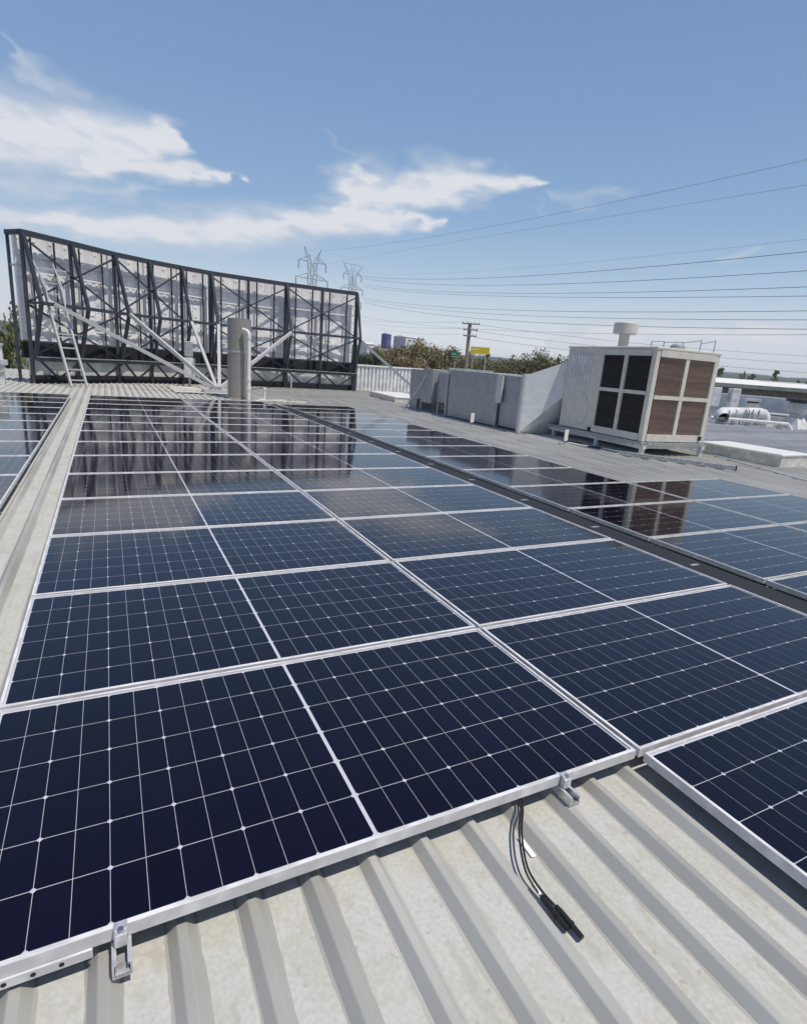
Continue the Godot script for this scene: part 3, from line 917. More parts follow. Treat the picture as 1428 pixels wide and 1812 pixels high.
func pad(o: Node3D, at: Vector3, size: Vector3, b: Basis, m_: String) -> void:
	# corrugated cellulose pad: vertical pleats
	var m := MB.new()
	var n := 22
	m.box(Vector3(0, 0, -0.012), Vector3(size.x, size.y, 0.012))
	for i in n:
		var x := -size.x / 2 + (i + 0.5) * size.x / n
		var hw := size.x / n * 0.5
		var z := 0.012
		m.quad(Vector3(x - hw, -size.y / 2, -0.006), Vector3(x, -size.y / 2, z), Vector3(x, size.y / 2, z), Vector3(x - hw, size.y / 2, -0.006))
		m.quad(Vector3(x, -size.y / 2, z), Vector3(x + hw, -size.y / 2, -0.006), Vector3(x + hw, size.y / 2, -0.006), Vector3(x, size.y / 2, z))
	part("cooling_pad", m.mesh(), M[m_], o, at, b)


func segment(d: Node3D, f: Vector3, xl: float, xr: float, y0: float, y1: float, z0: float, z1: float, m: String) -> void:
	# sheet metal section whose sides are cross-broken: a shallow pyramid pressed into each
	var k := MB.new()
	var q := 0.018
	var a := [Vector3(xl, y0, z0), Vector3(xr, y0, z0), Vector3(xr, y0, z1), Vector3(xl, y0, z1), Vector3(xl, y1, z0), Vector3(xr, y1, z0), Vector3(xr, y1, z1), Vector3(xl, y1, z1)]
	var zm := (z0 + z1) / 2
	var ym := (y0 + y1) / 2
	var xm := (xl + xr) / 2
	for s in [[[0, 1, 5, 4], Vector3(xm, ym, z0 + 0.004)], [[1, 2, 6, 5], Vector3(xr + q, ym, zm)], [[2, 3, 7, 6], Vector3(xm, ym, z1 - 0.004)], [[3, 0, 4, 7], Vector3(xl - q, ym, zm)], [[4, 5, 6, 7], Vector3(xm, y1 + q * 0.6, zm)], [[3, 2, 1, 0], Vector3(xm, y0 - 0.004, zm)]]:
		for i in 4:
			k.tri(a[s[0][i]], a[s[0][(i + 1) % 4]], s[1])
	part("section", k.mesh(), M[m], d, f)
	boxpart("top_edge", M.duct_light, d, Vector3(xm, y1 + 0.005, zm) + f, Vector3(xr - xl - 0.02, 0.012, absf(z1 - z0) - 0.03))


# ---------------------------------------------------------------- things on the neighbouring roof
func make_neighbour_things() -> void:
	var c := thing("exhaust_cowl", "pale mushroom exhaust cowl rising behind the evaporative cooler", "cowl", Vector3(14.29, 0, -11.85))
	var k := MB.new()
	k.lathe(Vector3.ZERO, [[0.24, 0.0], [0.24, 0.05], [0.15, 0.06], [0.15, 2.72], [0.33, 2.68], [0.345, 2.70], [0.345, 2.98], [0.33, 3.0], [0.0, 3.0]], 28)
	part("stack", k.mesh(), M.cooler_beige, c)
	var w := thing("turbine_vent", "small grey turbine vent behind the cooler near guard rails", "vent", Vector3(16.83, 0, -11.95))
	var wk := MB.new()
	wk.lathe(Vector3.ZERO, [[0.20, 0.0], [0.14, 0.2], [0.13, 2.38], [0.20, 2.40], [0.24, 2.46], [0.22, 2.54], [0.13, 2.60], [0.0, 2.61]], 18)
	part("turbine", wk.mesh(), M.galvanised, w)
	var g := thing("guard_rail", "thin pale guard rail with hoops behind the cooler", "railing", Vector3(16.9, 0, -11.9))
	var gp := [Vector3(-0.58, 0, -0.66), Vector3(-0.33, 0, -0.38), Vector3(0.02, 0, 0.06), Vector3(0.34, 0, 0.46), Vector3(0.58, 0, 0.78)]
	for i in gp.size():
		tubepart("post", M.white_steel, g, [gp[i], gp[i] + Vector3(0, 2.66 + (0.1 if i > 2 else 0.0), 0)], 0.018, 6)
		if i > 0:
			tubepart("rail", M.white_steel, g, [gp[i - 1] + Vector3(0, 2.64, 0), gp[i] + Vector3(0, 2.66 + (0.08 if i > 2 else 0.0), 0)], 0.016, 6)
			tubepart("rail", M.white_steel, g, [gp[i - 1] + Vector3(0, 2.40, 0), gp[i] + Vector3(0, 2.40, 0)], 0.014, 6)
	# horizontal white exhaust pipe on stands with an open mouth
	var p := thing("exhaust_pipe", "fat white horizontal exhaust pipe with dark open mouth on stands", "pipe", Vector3(21.9, 0, -13.4))
	var a := Vector3(-1.0, 0.38, 0.55)
	var b := Vector3(0.65, 0.50, -0.30) + Vector3(0.2, 0, 1.2)
	var pts := [a + Vector3(-0.10, -0.12, 0.30), a + Vector3(0.05, 0, 0.06), a + Vector3(0.25, 0.06, 0.0), b, b + Vector3(0.22, -0.03, 0.06), b + Vector3(0.32, -0.16, 0.10), b + Vector3(0.34, -0.50, 0.10)]
	var bm := MB.new()
	bm.tube(pts, 0.20, 18, -1.0, false)
	part("barrel", bm.mesh(), M.white_sheet, p)
	var im := MB.new()
	im.tube([pts[0], pts[1], pts[2], pts[3]], 0.185, 18, -1.0, false)
	part("lining", im.mesh(), M.galvanised, p)
	for t in [0.12, 0.30, 0.52, 0.72, 0.88]:
		var q := a.lerp(b, t)
		barpart("stand", M.galvanised, p, Vector3(q.x, 0.0, q.z + 0.22), Vector3(q.x, q.y + 0.16, q.z + 0.22), 0.035)
		barpart("stand", M.galvanised, p, Vector3(q.x, 0.0, q.z - 0.22), Vector3(q.x, q.y + 0.1, q.z - 0.22), 0.035)
		barpart("cross_bar", M.galvanised, p, Vector3(q.x, 0.15, q.z + 0.22), Vector3(q.x, 0.15, q.z - 0.22), 0.03)
	for t in [0.6, 0.66]:
		var q := a.lerp(b, t)
		tubepart("band", M.galvanised, p, [q, q + (b - a).normalized() * 0.04], 0.215, 18)
	boxpart("plinth", M.cooler_beige, p, b + Vector3(0.34, -0.53, 0.10), Vector3(0.5, 0.30, 0.5))
	var v := thing("roof_ventilator", "squat grey roof ventilator with drum head beside the white pipe", "vent", Vector3(24.1, 0, -11.85))
	var vk := MB.new()
	vk.hexa([Vector3(-0.42, 0, 0.42), Vector3(0.42, 0, 0.42), Vector3(0.42, 0, -0.42), Vector3(-0.42, 0, -0.42), Vector3(-0.22, 0.42, 0.22), Vector3(0.22, 0.42, 0.22), Vector3(0.22, 0.42, -0.22), Vector3(-0.22, 0.42, -0.22)])
	part("base", vk.mesh(), M.pale_fascia, v)
	var vd := MB.new()
	vd.lathe(Vector3.ZERO, [[0.20, 0.41], [0.20, 0.52], [0.34, 0.62], [0.36, 0.80], [0.34, 0.98], [0.30, 1.02], [0.0, 1.04]], 22)
	part("drum", vd.mesh(), M.galvanised, v)
	var vt := MB.new()
	vt.lathe(Vector3.ZERO, [[0.40, 1.03], [0.44, 1.05], [0.44, 1.13], [0.0, 1.16]], 22)
	part("cap", vt.mesh(), M.black_plastic, v)
	var sp := thing("small_pipe", "thin white pipe on low stands below the fat exhaust pipe", "pipe", Vector3(21.6, 0, -12.3))
	tubepart("pipe", M.white_sheet, sp, [Vector3(-0.9, 0.22, -0.7), Vector3(1.1, 0.22, 1.0), Vector3(1.25, 0.0, 1.1)], 0.07, 10)
	for t in [0.1, 0.5, 0.9]:
		var q := Vector3(-0.9, 0, -0.7).lerp(Vector3(1.1, 0, 1.0), t)
		boxpart("stand", M.galvanised, sp, q + Vector3(0, 0.08, 0), Vector3(0.10, 0.16, 0.10))
	for q in [["small cream box vent beside the squat roof ventilator", Vector3(25.4, 0, -10.4), 0.5, 0.55], ["low cream box vent behind the fat exhaust pipe", Vector3(25.6, 0, -13.4), 0.7, 0.45], ["tall cream box vent near the slotted condenser", Vector3(26.6, 0, -15.2), 0.55, 0.95]]:
		var bv := thing("box_vent", q[0], "vent", q[1], "box vents on the grey roof", 0.6)
		boxpart("curb", M.cream_curb, bv, Vector3(0, q[3] * 0.4, 0), Vector3(q[2], q[3] * 0.8, q[2]))
		boxpart("neck", M.black_plastic, bv, Vector3(0, q[3] * 0.84, 0), Vector3(q[2] * 0.8, q[3] * 0.08, q[2] * 0.8))
		boxpart("hood", M.white_sheet, bv, Vector3(0, q[3] * 0.94, 0), Vector3(q[2] * 1.15, q[3] * 0.12, q[2] * 1.15))
	# two condensers
	for i in 2:
		var q := thing("condenser_unit", ["white condenser with dark slot on stand behind the white pipe", "white condenser with fan grille beside the slotted condenser"][i], "condenser", Vector3(24.9 + i * 0.42, 0, -15.95 + i * 0.62), "condensers on the grey roof", 0.9)
		var m := MB.new(); m.soft_box(Vector3(0, 0.93, 0), Vector3(0.62, 0.84, 0.34), 0.02)
		part("case", m.mesh(), M.white_sheet, q)
		var fm := MB.new(); fm.tube([Vector3(0.05, 0.95, -0.171), Vector3(0.05, 0.95, 0.176)], 0.22, 20)
		part("fan_grille", fm.mesh(), M.galvanised, q)
		boxpart("slot", M.black_plastic, q, Vector3(-0.24, 0.93, 0.168), Vector3(0.07, 0.66, 0.02))
		for s in [-0.25, 0.25]:
			boxpart("leg", M.galvanised, q, Vector3(s, 0.255, 0), Vector3(0.05, 0.51, 0.3))
	# fascia of the far side of the grey roof and the brown building behind it
	var f := thing("metal_parapet", "blue grey metal parapet on the far side of grey roof", "parapet", Vector3(32.2, 0, -14.5))
	var fd := Vector3(1.85, 0, 3.1).normalized()
	var fb := Basis(fd, Vector3.UP, Vector3(-fd.z, 0, fd.x))
	boxpart("face", M.blue_grey_fascia, f, Vector3(0, 0.5, 0), Vector3(13.0, 1.0, 0.2), fb)
	boxpart("coping", M.far_white, f, Vector3(0, 1.03, 0), Vector3(13.1, 0.06, 0.34), fb)
	var br := thing("brown_building", "low brown building with cream coping beyond the grey roof", "building", Vector3(38.0, -7, -25.5))
	var bd := Vector3(1.7, 0, 2.65).normalized()
	var bb := Basis(bd, Vector3.UP, Vector3(-bd.z, 0, bd.x))
	boxpart("wall", M.brown_wall, br, Vector3(0, 4.2, 0), Vector3(12.0, 8.4, 5.0), bb)
	boxpart("coping", M.cream_wall, br, Vector3(0, 8.52, 0), Vector3(12.2, 0.24, 5.2), bb)
	boxpart("end_pier", M.cream_wall, br, bd * 6.3 + Vector3(0, 4.2, 0), Vector3(0.6, 8.7, 5.25), bb)
	var cr := thing("cream_building", "low cream building beyond the grey roof beside brown one", "building", Vector3(44.0, -7, -19.5))
	boxpart("wall", M.cream_wall, cr, Vector3(0, 4.1, 0), Vector3(9.0, 8.2, 6.0), bb)
	boxpart("roof", M.far_grey, cr, Vector3(0, 8.3, 0), Vector3(9.2, 0.2, 6.2), bb)


# ---------------------------------------------------------------- cables and loose parts in front
func make_cables() -> void:
	var black := [[Vector3(1.535, 0.062, -0.06), Vector3(1.478, 0.060, 0.030), Vector3(1.430, 0.055, 0.085), Vector3(1.386, 0.050, 0.150), Vector3(1.362, 0.040, 0.205), Vector3(1.362, 0.028, 0.240), Vector3(1.368, 0.018, 0.268)],
		[Vector3(1.545, 0.060, -0.06), Vector3(1.487, 0.056, 0.030), Vector3(1.440, 0.050, 0.085), Vector3(1.397, 0.045, 0.150), Vector3(1.374, 0.036, 0.205), Vector3(1.374, 0.026, 0.262), Vector3(1.384, 0.018, 0.306)]]
	var ends := [Vector3(1.370, 0.017, 0.366), Vector3(1.388, 0.017, 0.398)]
	var labels := ["black solar cable with shorter connector plug lying on the bare roof", "black solar cable with longer connector plug lying on the bare roof"]
	for i in 2:
		var o := thing("solar_cable", labels[i], "cable", black[i][-1])
		var f: Vector3 = -o.position
		var pts := []
		for k in range(1, black[i].size()):
			for s in 5:
				var t := s / 5.0
				var p0: Vector3 = black[i][maxi(k - 2, 0)]
				var p3: Vector3 = black[i][mini(k + 1, black[i].size() - 1)]
				pts.append(black[i][k - 1].cubic_interpolate(black[i][k], p0, p3, t) + f)
		pts.append(black[i][-1] + f)
		tubepart("cable", M.cable_black, o, pts, 0.0032, 8)
		var e: Vector3 = ends[i] + f
		var m := MB.new()
		m.tube([Vector3.ZERO, e * 0.18], 0.0070, 10, 0.0085)
		m.tube([e * 0.18, e * 0.55], 0.0085, 10)
		m.tube([e * 0.55, e * 0.62], 0.0100, 10)
		m.tube([e * 0.62, e], 0.0078, 10, 0.0072)
		part("plug", m.mesh(), M.cable_black, o)
		if i == 0:
			var w := MB.new(); w.tube([Vector3(-0.003, 0.006, -0.035), Vector3(0, 0.001, -0.004)], 0.0055, 8)
			part("marker_sleeve", w.mesh(), M.tag_white, o)
	var t := thing("cable_tag", "white paper tag lying on the roof beside the black cables", "tag", Vector3(1.444, 0.005, 0.112), "", -0.06)
	var tm := MB.new(); tm.soft_box(Vector3.ZERO, Vector3(0.016, 0.0036, 0.075), 0.001)
	part("tag", tm.mesh(), M.tag_white, t)
	# perforated earthing plate below the front frame
	var p := thing("earthing_plate", "white perforated plate fixed below front panel edge, four dark holes", "bracket", Vector3(0.105, 0.045, 0.0035))
	var pm := MB.new(); pm.soft_box(Vector3(0, 0.012, 0), Vector3(0.42, 0.024, 0.006), 0.001)
	part("plate", pm.mesh(), M.frame, p)
	for i in 4:
		var h := MB.new()
		h.tube([Vector3(-0.005 + i * 0.052, 0.012, 0.0028), Vector3(-0.005 + i * 0.052, 0.012, 0.0036)], 0.0055, 10)
		part("hole", h.mesh(), M.dark_hole, p)


# ---------------------------------------------------------------- distance
func crown_mesh(r: RandomNumberGenerator, size: Vector3, leaves: int, tones: Array, clumps: int) -> ArrayMesh:
	var m := MB.new(); m.with_color = true
	var cl := []
	for i in clumps:
		var d := Vector3(r.randfn(), r.randfn() * 0.8, r.randfn()).normalized() * pow(r.randf(), 0.45)
		cl.append([Vector3(d.x * size.x, size.y * (1.0 + d.y * 0.95), d.z * size.z) * 0.78, r.randf_range(0.22, 0.42) * minf(size.x, size.y), tones[r.randi() % tones.size()]])
	for i in leaves:
		var c: Array = cl[r.randi() % clumps]
		var d := Vector3(r.randfn(), r.randfn() * 0.75, r.randfn()).normalized() * pow(r.randf(), 0.5)
		var p: Vector3 = c[0] + d * c[1]
		var s := size.x * r.randf_range(0.020, 0.048)
		var u := Vector3(r.randfn(), r.randfn(), r.randfn()).normalized()
		var w := u.cross(Vector3(r.randfn(), r.randfn(), r.randfn())).normalized()
		var t: Color = c[2]
		m.col = t * r.randf_range(0.7, 1.3)
		m.tri(p - u * s, p + w * s * 0.7, p + u * s)
		m.tri(p - u * s, p + u * s, p - w * s * 0.7)
	return m.mesh()

func tree(label: String, group: String, base: Vector3, h: float, w: float, crown: ArrayMesh, trunk_share: float, turn: float) -> void:
	# crown meshes are built for a half width of 1 and a height of 2
	var o := thing("tree", label, "tree", base, group, turn)
	var th := h * trunk_share
	var m := MB.new()
	m.tube([Vector3(0, -0.1, 0), Vector3(0.1, th * 0.6, 0.05), Vector3(0.0, th + h * 0.18, 0.1)], h * 0.028, 8, h * 0.014)
	for i in 4:
		var a := i * 1.7 + turn
		m.tube([Vector3(0.05, th * 0.85, 0.05), Vector3(cos(a) * w * 0.25, th + h * 0.16, sin(a) * w * 0.25), Vector3(cos(a) * w * 0.36, th + h * 0.34, sin(a) * w * 0.36)], h * 0.013, 6, h * 0.005)
	part("trunk", m.mesh(), M.bark, o)
	part("crown", crown, M.leaf, o, Vector3(0, th, 0), Basis.from_scale(Vector3(w / 2, (h - th) / 2, w / 2)))

func at_az(az: float, dist: float, y := -7.0) -> Vector3:
	var a := deg_to_rad(az)
	return Vector3(0.41 + sin(a) * dist, y, 1.13 - cos(a) * dist)

func make_distance() -> void:
	var g := structure("ground")
	boxpart("soil", M.terrain, g, Vector3(0, -7.5, 0), Vector3(6400, 1, 6400))
	var rd := structure("road")
	boxpart("asphalt", M.asphalt, rd, Vector3(88, -6.99, -84), Vector3(9, 0.02, 220), Basis(Vector3.UP, -0.75))
	# low wooded hills on the skyline
	var hl := structure("hills")
	var hn := noise(0.9, 4, 61)
	var hm := MB.new()
	for ring in [[1500.0, 42.0], [2300.0, 74.0]]:
		var prev := []
		for i in 181:
			var az := float(i) * 2.0
			var f: float = ring[1] * (0.80 + 0.34 * hn.get_noise_2d(cos(deg_to_rad(az)) * 5.0, sin(deg_to_rad(az)) * 5.0 + ring[0]))
			var row := [at_az(az, ring[0] * 0.86), at_az(az, ring[0], -7.0 + f * 0.8), at_az(az, ring[0] * 1.1, -7.0 + f), at_az(az, ring[0] * 1.3)]
			if i > 0:
				for k in 3:
					hm.quad(prev[k], row[k], row[k + 1], prev[k + 1])
			prev = row
	part("slopes", hm.mesh(), M.hill, hl)
	# trees
	var r := RandomNumberGenerator.new(); r.seed = 77
	var brown := [Color(0.27, 0.205, 0.125), Color(0.22, 0.185, 0.10), Color(0.31, 0.24, 0.15), Color(0.18, 0.175, 0.09)]
	var olive := [Color(0.18, 0.19, 0.09), Color(0.15, 0.165, 0.08), Color(0.23, 0.22, 0.11), Color(0.21, 0.18, 0.10)]
	var dark := [Color(0.045, 0.065, 0.033), Color(0.06, 0.08, 0.04), Color(0.04, 0.055, 0.03)]
	var one := Vector3(1, 1, 1)
	var kinds := {"brown": [], "olive": [], "dark": []}
	for i in 3:
		kinds.brown.append(crown_mesh(r, one, 9000, brown, 26))
		kinds.olive.append(crown_mesh(r, one, 8500, olive, 24))
		kinds.dark.append(crown_mesh(r, one, 6500, dark, 18))
	var names := {"brown": "brownish leafy tree beyond the duct, in front of the town", "olive": "olive green gum tree beyond the roof near the road", "dark": "dark green tree beside the end of the sign"}
	var groups := {"brown": "brownish trees beyond the roof", "olive": "olive trees beyond the roof", "dark": "dark trees beyond the roof"}
	# azimuth, distance, height of the top above the eye, width, kind
	var spots := [
		[26.1, 120, 6.0, 10.0, "brown"], [27.8, 122, 7.0, 11.5, "brown"], [29.4, 118, 5.6, 10.0, "brown"], [31.0, 124, 6.4, 10.0, "brown"], [32.4, 120, 5.3, 9.5, "brown"], [24.8, 130, 3.6, 9.0, "olive"], [25.3, 126, 4.4, 8.0, "brown"], [33.3, 128, 4.6, 8.5, "brown"], [28.6, 132, 6.2, 10.0, "olive"], [30.2, 134, 5.8, 9.5, "olive"], [34.6, 118, 3.4, 8.0, "olive"], [40.2, 132, 5.4, 9.5, "olive"], [37.3, 126, 4.4, 8.5, "brown"], [44.8, 128, 5.0, 9.0, "olive"],
		[23.0, 105, 3.4, 4.5, "dark"], [23.9, 104, 2.7, 4.5, "dark"], [22.3, 108, 3.8, 4.5, "dark"],
		[33.8, 130, 3.4, 8.0, "olive"], [35.2, 140, 3.6, 9.0, "olive"], [36.6, 138, 4.2, 8.5, "olive"],
		[38.0, 122, 5.0, 8.5, "olive"], [39.4, 120, 5.7, 9.5, "olive"], [41.0, 124, 4.8, 9.0, "brown"], [42.3, 118, 5.4, 9.5, "olive"], [43.7, 126, 5.3, 9.0, "olive"],
		[57.2, 75, 1.9, 4.4, "dark"], [56.0, 90, 1.3, 6.0, "dark"], [59.6, 82, 1.0, 5.0, "olive"], [61.4, 70, 0.9, 5.5, "olive"], [62.6, 74, 1.1, 5.5, "olive"], [54.8, 88, 1.2, 6.0, "dark"],
		[-8.0, 34, 3.4, 4.2, "olive"], [-10.0, 36, 2.1, 5.0, "olive"],
	]
	for i in spots.size():
		var s: Array = spots[i]
		var h: float = s[2] + 1.36 + 7.0 + (0.7 if s[1] > 100 else 0.0) + 0.9 * sin(i * 2.7)
		var label: String = names[s[4]]
		var group: String = groups[s[4]]
		if s[0] < 0.0:
			label = "green leafy tree behind the pale parapet at ladder end"; group = "green trees behind the pale parapet"
		elif s[0] > 50.0:
			label = "low tree beyond the brown building's cream coping"; group = "low trees beyond the brown building"
		tree(label, group, at_az(s[0], s[1]), h, s[3], kinds[s[4]][i % 3], 0.16, i * 1.3)
	# band of far trees that reads as one mass
	var fm := MB.new(); fm.with_color = true
	for i in 9000:
		var az := r.randf_range(18.0, 66.0)
		var dist := r.randf_range(330.0, 620.0)
		var p := at_az(az, dist, -7.0 + pow(r.randf(), 0.7) * (10.0 + 5.0 * sin(az * 3.1) + 4.0 * sin(az * 7.7 + dist * 0.01)))
		var s := r.randf_range(0.9, 2.2)
		var u := Vector3(r.randfn(), r.randfn() * 0.6, r.randfn()).normalized()
		var w := u.cross(Vector3(r.randfn(), r.randfn(), r.randfn())).normalized()
		fm.col = olive[r.randi() % 4].lerp(dark[r.randi() % 3], r.randf()) * r.randf_range(0.8, 1.2)
		fm.tri(p - u * s, p + w * s, p + u * s); fm.tri(p - u * s, p + u * s, p - w * s)
	var band := part("far_woodland", fm.mesh(), M.leaf, self)
	band.set_meta("kind", "stuff")
	band.set_meta("label", "far-off strip of dark woodland along the skyline"); band.set_meta("category", "woodland")
	# buildings among the trees
	building("purple_building", "purple flat roofed building among the far rooftops", at_az(24.9, 400), Vector3(5.0, 25.8, 4.5), M.purple, M.purple, 0.5)
	building("white_warehouse", "long white warehouse beside the far purple building", at_az(27.0, 410), Vector3(20, 25.4, 10), M.far_white, M.far_white, 0.5)
	building("white_house", "small white house on the slope beyond dark trees", at_az(23.1, 300), Vector3(5, 16.2, 6), M.far_white, M.far_white, 0.3)
	building("pale_house", "pale house with brown roof beside the small white house", at_az(24.3, 290), Vector3(7, 13.6, 7), M.cream_wall, M.far_roof, 0.3)
	building("grey_shed", "grey shed beyond the road between olive trees", at_az(35.6, 230), Vector3(14, 7.4, 10), M.far_white, M.far_grey, 0.6)
	building("cream_shed", "cream shed far beyond the road and olive trees", at_az(45.0, 260), Vector3(26, 11.0, 12), M.cream_wall, M.far_white, 0.8)
	building("far_factory", "far white factory under the power wires", at_az(58.5, 300), Vector3(30, 9.4, 14), M.far_white, M.far_grey, 0.9)
	building("pale_warehouse", "pale warehouse roof just above the brown building's coping", at_az(59.8, 95), Vector3(20, 8.6, 12), M.cream_wall, M.far_white, -0.95)
	building("grey_warehouse", "grey warehouse behind the low trees beyond the brown building", at_az(56.6, 130), Vector3(22, 9.2, 12), M.far_grey, M.far_white, -0.9)
	building("white_depot", "white depot beyond the cream building under the lowest wires", at_az(62.5, 120), Vector3(18, 9.0, 12), M.far_white, M.far_grey, -1.0)
	# yellow hoarding and green road sign
	var y := thing("yellow_hoarding", "yellow advertising hoarding on posts behind the timber pole", "hoarding", at_az(34.0, 110), "", -0.58)
	boxpart("board", M.sign_yellow, y, Vector3(0, 11.6, 0), Vector3(3.5, 1.25, 0.2))
	for s in [-1.2, 1.2]:
		boxpart("post", M.far_grey, y, Vector3(s, 5.5, -0.15), Vector3(0.25, 11.0, 0.25))
	boxpart("print", M.far_white, y, Vector3(-0.9, 11.75, 0.103), Vector3(0.9, 0.25, 0.01))
	var gs := thing("green_sign", "green road sign with pale lettering in front of brownish trees", "road sign", at_az(31.7, 90), "", -0.55)
	boxpart("board", M.sign_green, gs, Vector3(0, 10.15, 0), Vector3(1.35, 0.78, 0.1))
	boxpart("post", M.far_grey, gs, Vector3(0, 4.9, -0.1), Vector3(0.16, 9.8, 0.1))
	boxpart("border", M.far_white, gs, Vector3(0, 9.83, 0.055), Vector3(1.25, 0.05, 0.02))
	boxpart("lettering", M.far_white, gs, Vector3(-0.2, 10.22, 0.055), Vector3(0.6, 0.1, 0.02))
	# timber power pole
	var pole := thing("power_pole", "tall timber power pole with three crossarms beyond the duct", "power pole", Vector3(31.3, -7, -46.8))
	tubepart("pole", M.timber_pole, pole, [Vector3(0, -0.2, 0), Vector3(0, 6, 0), Vector3(0.0, 12.5, 0)], 0.17, 10)
	for q in [[12.4, 0.85], [11.85, 0.7], [11.3, 0.65]]:
		var d: Vector3 = Vector3(0.72, 0, 0.47).normalized() * q[1]
		var arm := barpart("crossarm", M.timber_pole, pole, Vector3(0.0, q[0], 0.18) - d, Vector3(0.0, q[0], 0.18) + d, 0.11)
		for s in [-0.9, -0.4, 0.4, 0.9]:
			tubepart("insulator", M.far_grey, arm, [Vector3(0, q[0] + 0.05, 0.18) + d * s, Vector3(0, q[0] + 0.2, 0.18) + d * s], 0.04, 6)
	# lattice towers
	pylon("steel lattice pylon with raised horn arms behind the sign", Vector3(55.0, -7, -170.4), 38.5, 1.0, 0)
	pylon("steel lattice pylon with flat top beam behind sign's far end", Vector3(84.3, -7, -213.0), 42.5, 1.0, 1)
	# wires: start, end, and the two coefficients of their sag
	var wires := [
		[Vector3(57.9, 30.97, -169.4), Vector3(65.7, 24.51, -35.8), -11.61, 5.14, 0.030],
		[Vector3(58.3, 27.36, -169.3), Vector3(63.3, 21.16, -33.9), -5.24, -0.96, 0.022],
		[Vector3(88.0, 31.72, -211.5), Vector3(71.0, 16.64, -36.5), -22.88, 7.80, 0.055],
		[Vector3(88.0, 30.92, -211.5), Vector3(69.5, 14.28, -35.2), -24.71, 8.07, 0.05],
		[Vector3(88.5, 28.77, -211.3), Vector3(71.4, 12.85, -35.7), -22.94, 7.03, 0.05],
		[Vector3(88.6, 27.97, -211.3), Vector3(69.7, 11.57, -34.6), -22.04, 5.64, 0.045],
		[Vector3(88.8, 23.95, -211.2), Vector3(71.7, 10.34, -35.3), -20.56, 6.95, 0.05],
		[Vector3(88.8, 23.34, -211.2), Vector3(70.0, 9.16, -34.2), -21.67, 7.49, 0.045],
		[Vector3(88.9, 22.53, -211.2), Vector3(71.9, 8.37, -34.9), -22.99, 8.83, 0.05],
		[Vector3(88.1, 17.35, -211.5), Vector3(71.9, 7.85, -34.8), -17.13, 7.63, 0.035],
		[Vector3(87.9, 32.71, -211.6), Vector3(62.1, 15.85, -32.0), -22.50, 5.64, 0.015],
		[Vector3(32.1, 5.37, -46.2), Vector3(56.0, 4.49, -26.3), -2.34, 1.46, 0.018],
		[Vector3(31.8, 4.78, -46.4), Vector3(56.1, 3.85, -26.2), -2.27, 1.33, 0.018],
		[Vector3(31.7, 4.20, -46.5), Vector3(56.1, 3.11, -26.0), -2.51, 1.42, 0.02],
		[Vector3(30.7, 5.51, -47.2), Vector3(57.7, 10.85, -137.5), 4.78, 0.55, 0.015],
		[Vector3(30.6, 4.94, -47.2), Vector3(57.7, 10.72, -137.5), 3.93, 1.85, 0.015],
		[Vector3(30.6, 4.42, -47.2), Vector3(57.7, 10.45, -137.5), 2.68, 3.34, 0.015],
	]
	for i in wires.size():
		var w: Array = wires[i]
		var label := "overhead wire from the flat topped pylon, %s from the top" % ["", "", "second", "third", "fourth", "fifth", "sixth", "seventh", "eighth", "lowest", "highest and thinnest", "", "", "", "", "", ""][i]
		var group := "wires from the flat topped pylon"
		if i < 2:
			label = "%s overhead wire climbing from the pylon with raised horn arms" % ["upper", "lower"][i]; group = "wires from the horned pylon"
		elif i > 13:
			label = "thin wire from the timber pole's %s crossarm towards the town" % ["top", "middle", "lowest"][i - 14]; group = "pole wires towards the town"
		elif i > 10:
			label = "thin wire from the timber pole's %s crossarm past the cooler" % ["top", "middle", "lowest"][i - 11]; group = "pole wires past the cooler"
		var o := thing("power_wire", label, "wire", w[0], group)
		var pts := []
		for k in 41:
			var t := k / 40.0
			if i < 11: t = t * 1.12
			var p: Vector3 = w[0].lerp(w[1], t) if t <= 1.0 else w[0] + (w[1] - w[0]) * t
			p.y = w[0].y + w[2] * t + w[3] * t * t
			pts.append(p - w[0])
		tubepart("conductor", M.wire, o, pts, w[4] * 0.72, 5)


func building(called: String, label: String, at: Vector3, size: Vector3, wall: Material, roof: Material, turn: float) -> void:
	var o := thing(called, label, "building", at, "", turn)
	boxpart("wall", wall, o, Vector3(0, size.y / 2, 0), size)
	var k := MB.new()
	k.hexa([Vector3(-size.x / 2 - 0.3, size.y, size.z / 2 + 0.3), Vector3(size.x / 2 + 0.3, size.y, size.z / 2 + 0.3), Vector3(size.x / 2 + 0.3, size.y, -size.z / 2 - 0.3), Vector3(-size.x / 2 - 0.3, size.y, -size.z / 2 - 0.3),
		Vector3(-size.x / 2, size.y + 0.9, 0.3), Vector3(size.x / 2, size.y + 0.9, 0.3), Vector3(size.x / 2, size.y + 0.9, -0.3), Vector3(-size.x / 2, size.y + 0.9, -0.3)])
	part("roof", k.mesh(), roof, o)
	for i in 3:
		boxpart("window", M.window_dark, o, Vector3((i - 1) * size.x * 0.28, size.y - 2.2, size.z / 2 + 0.02), Vector3(size.x * 0.14, 1.0, 0.06))


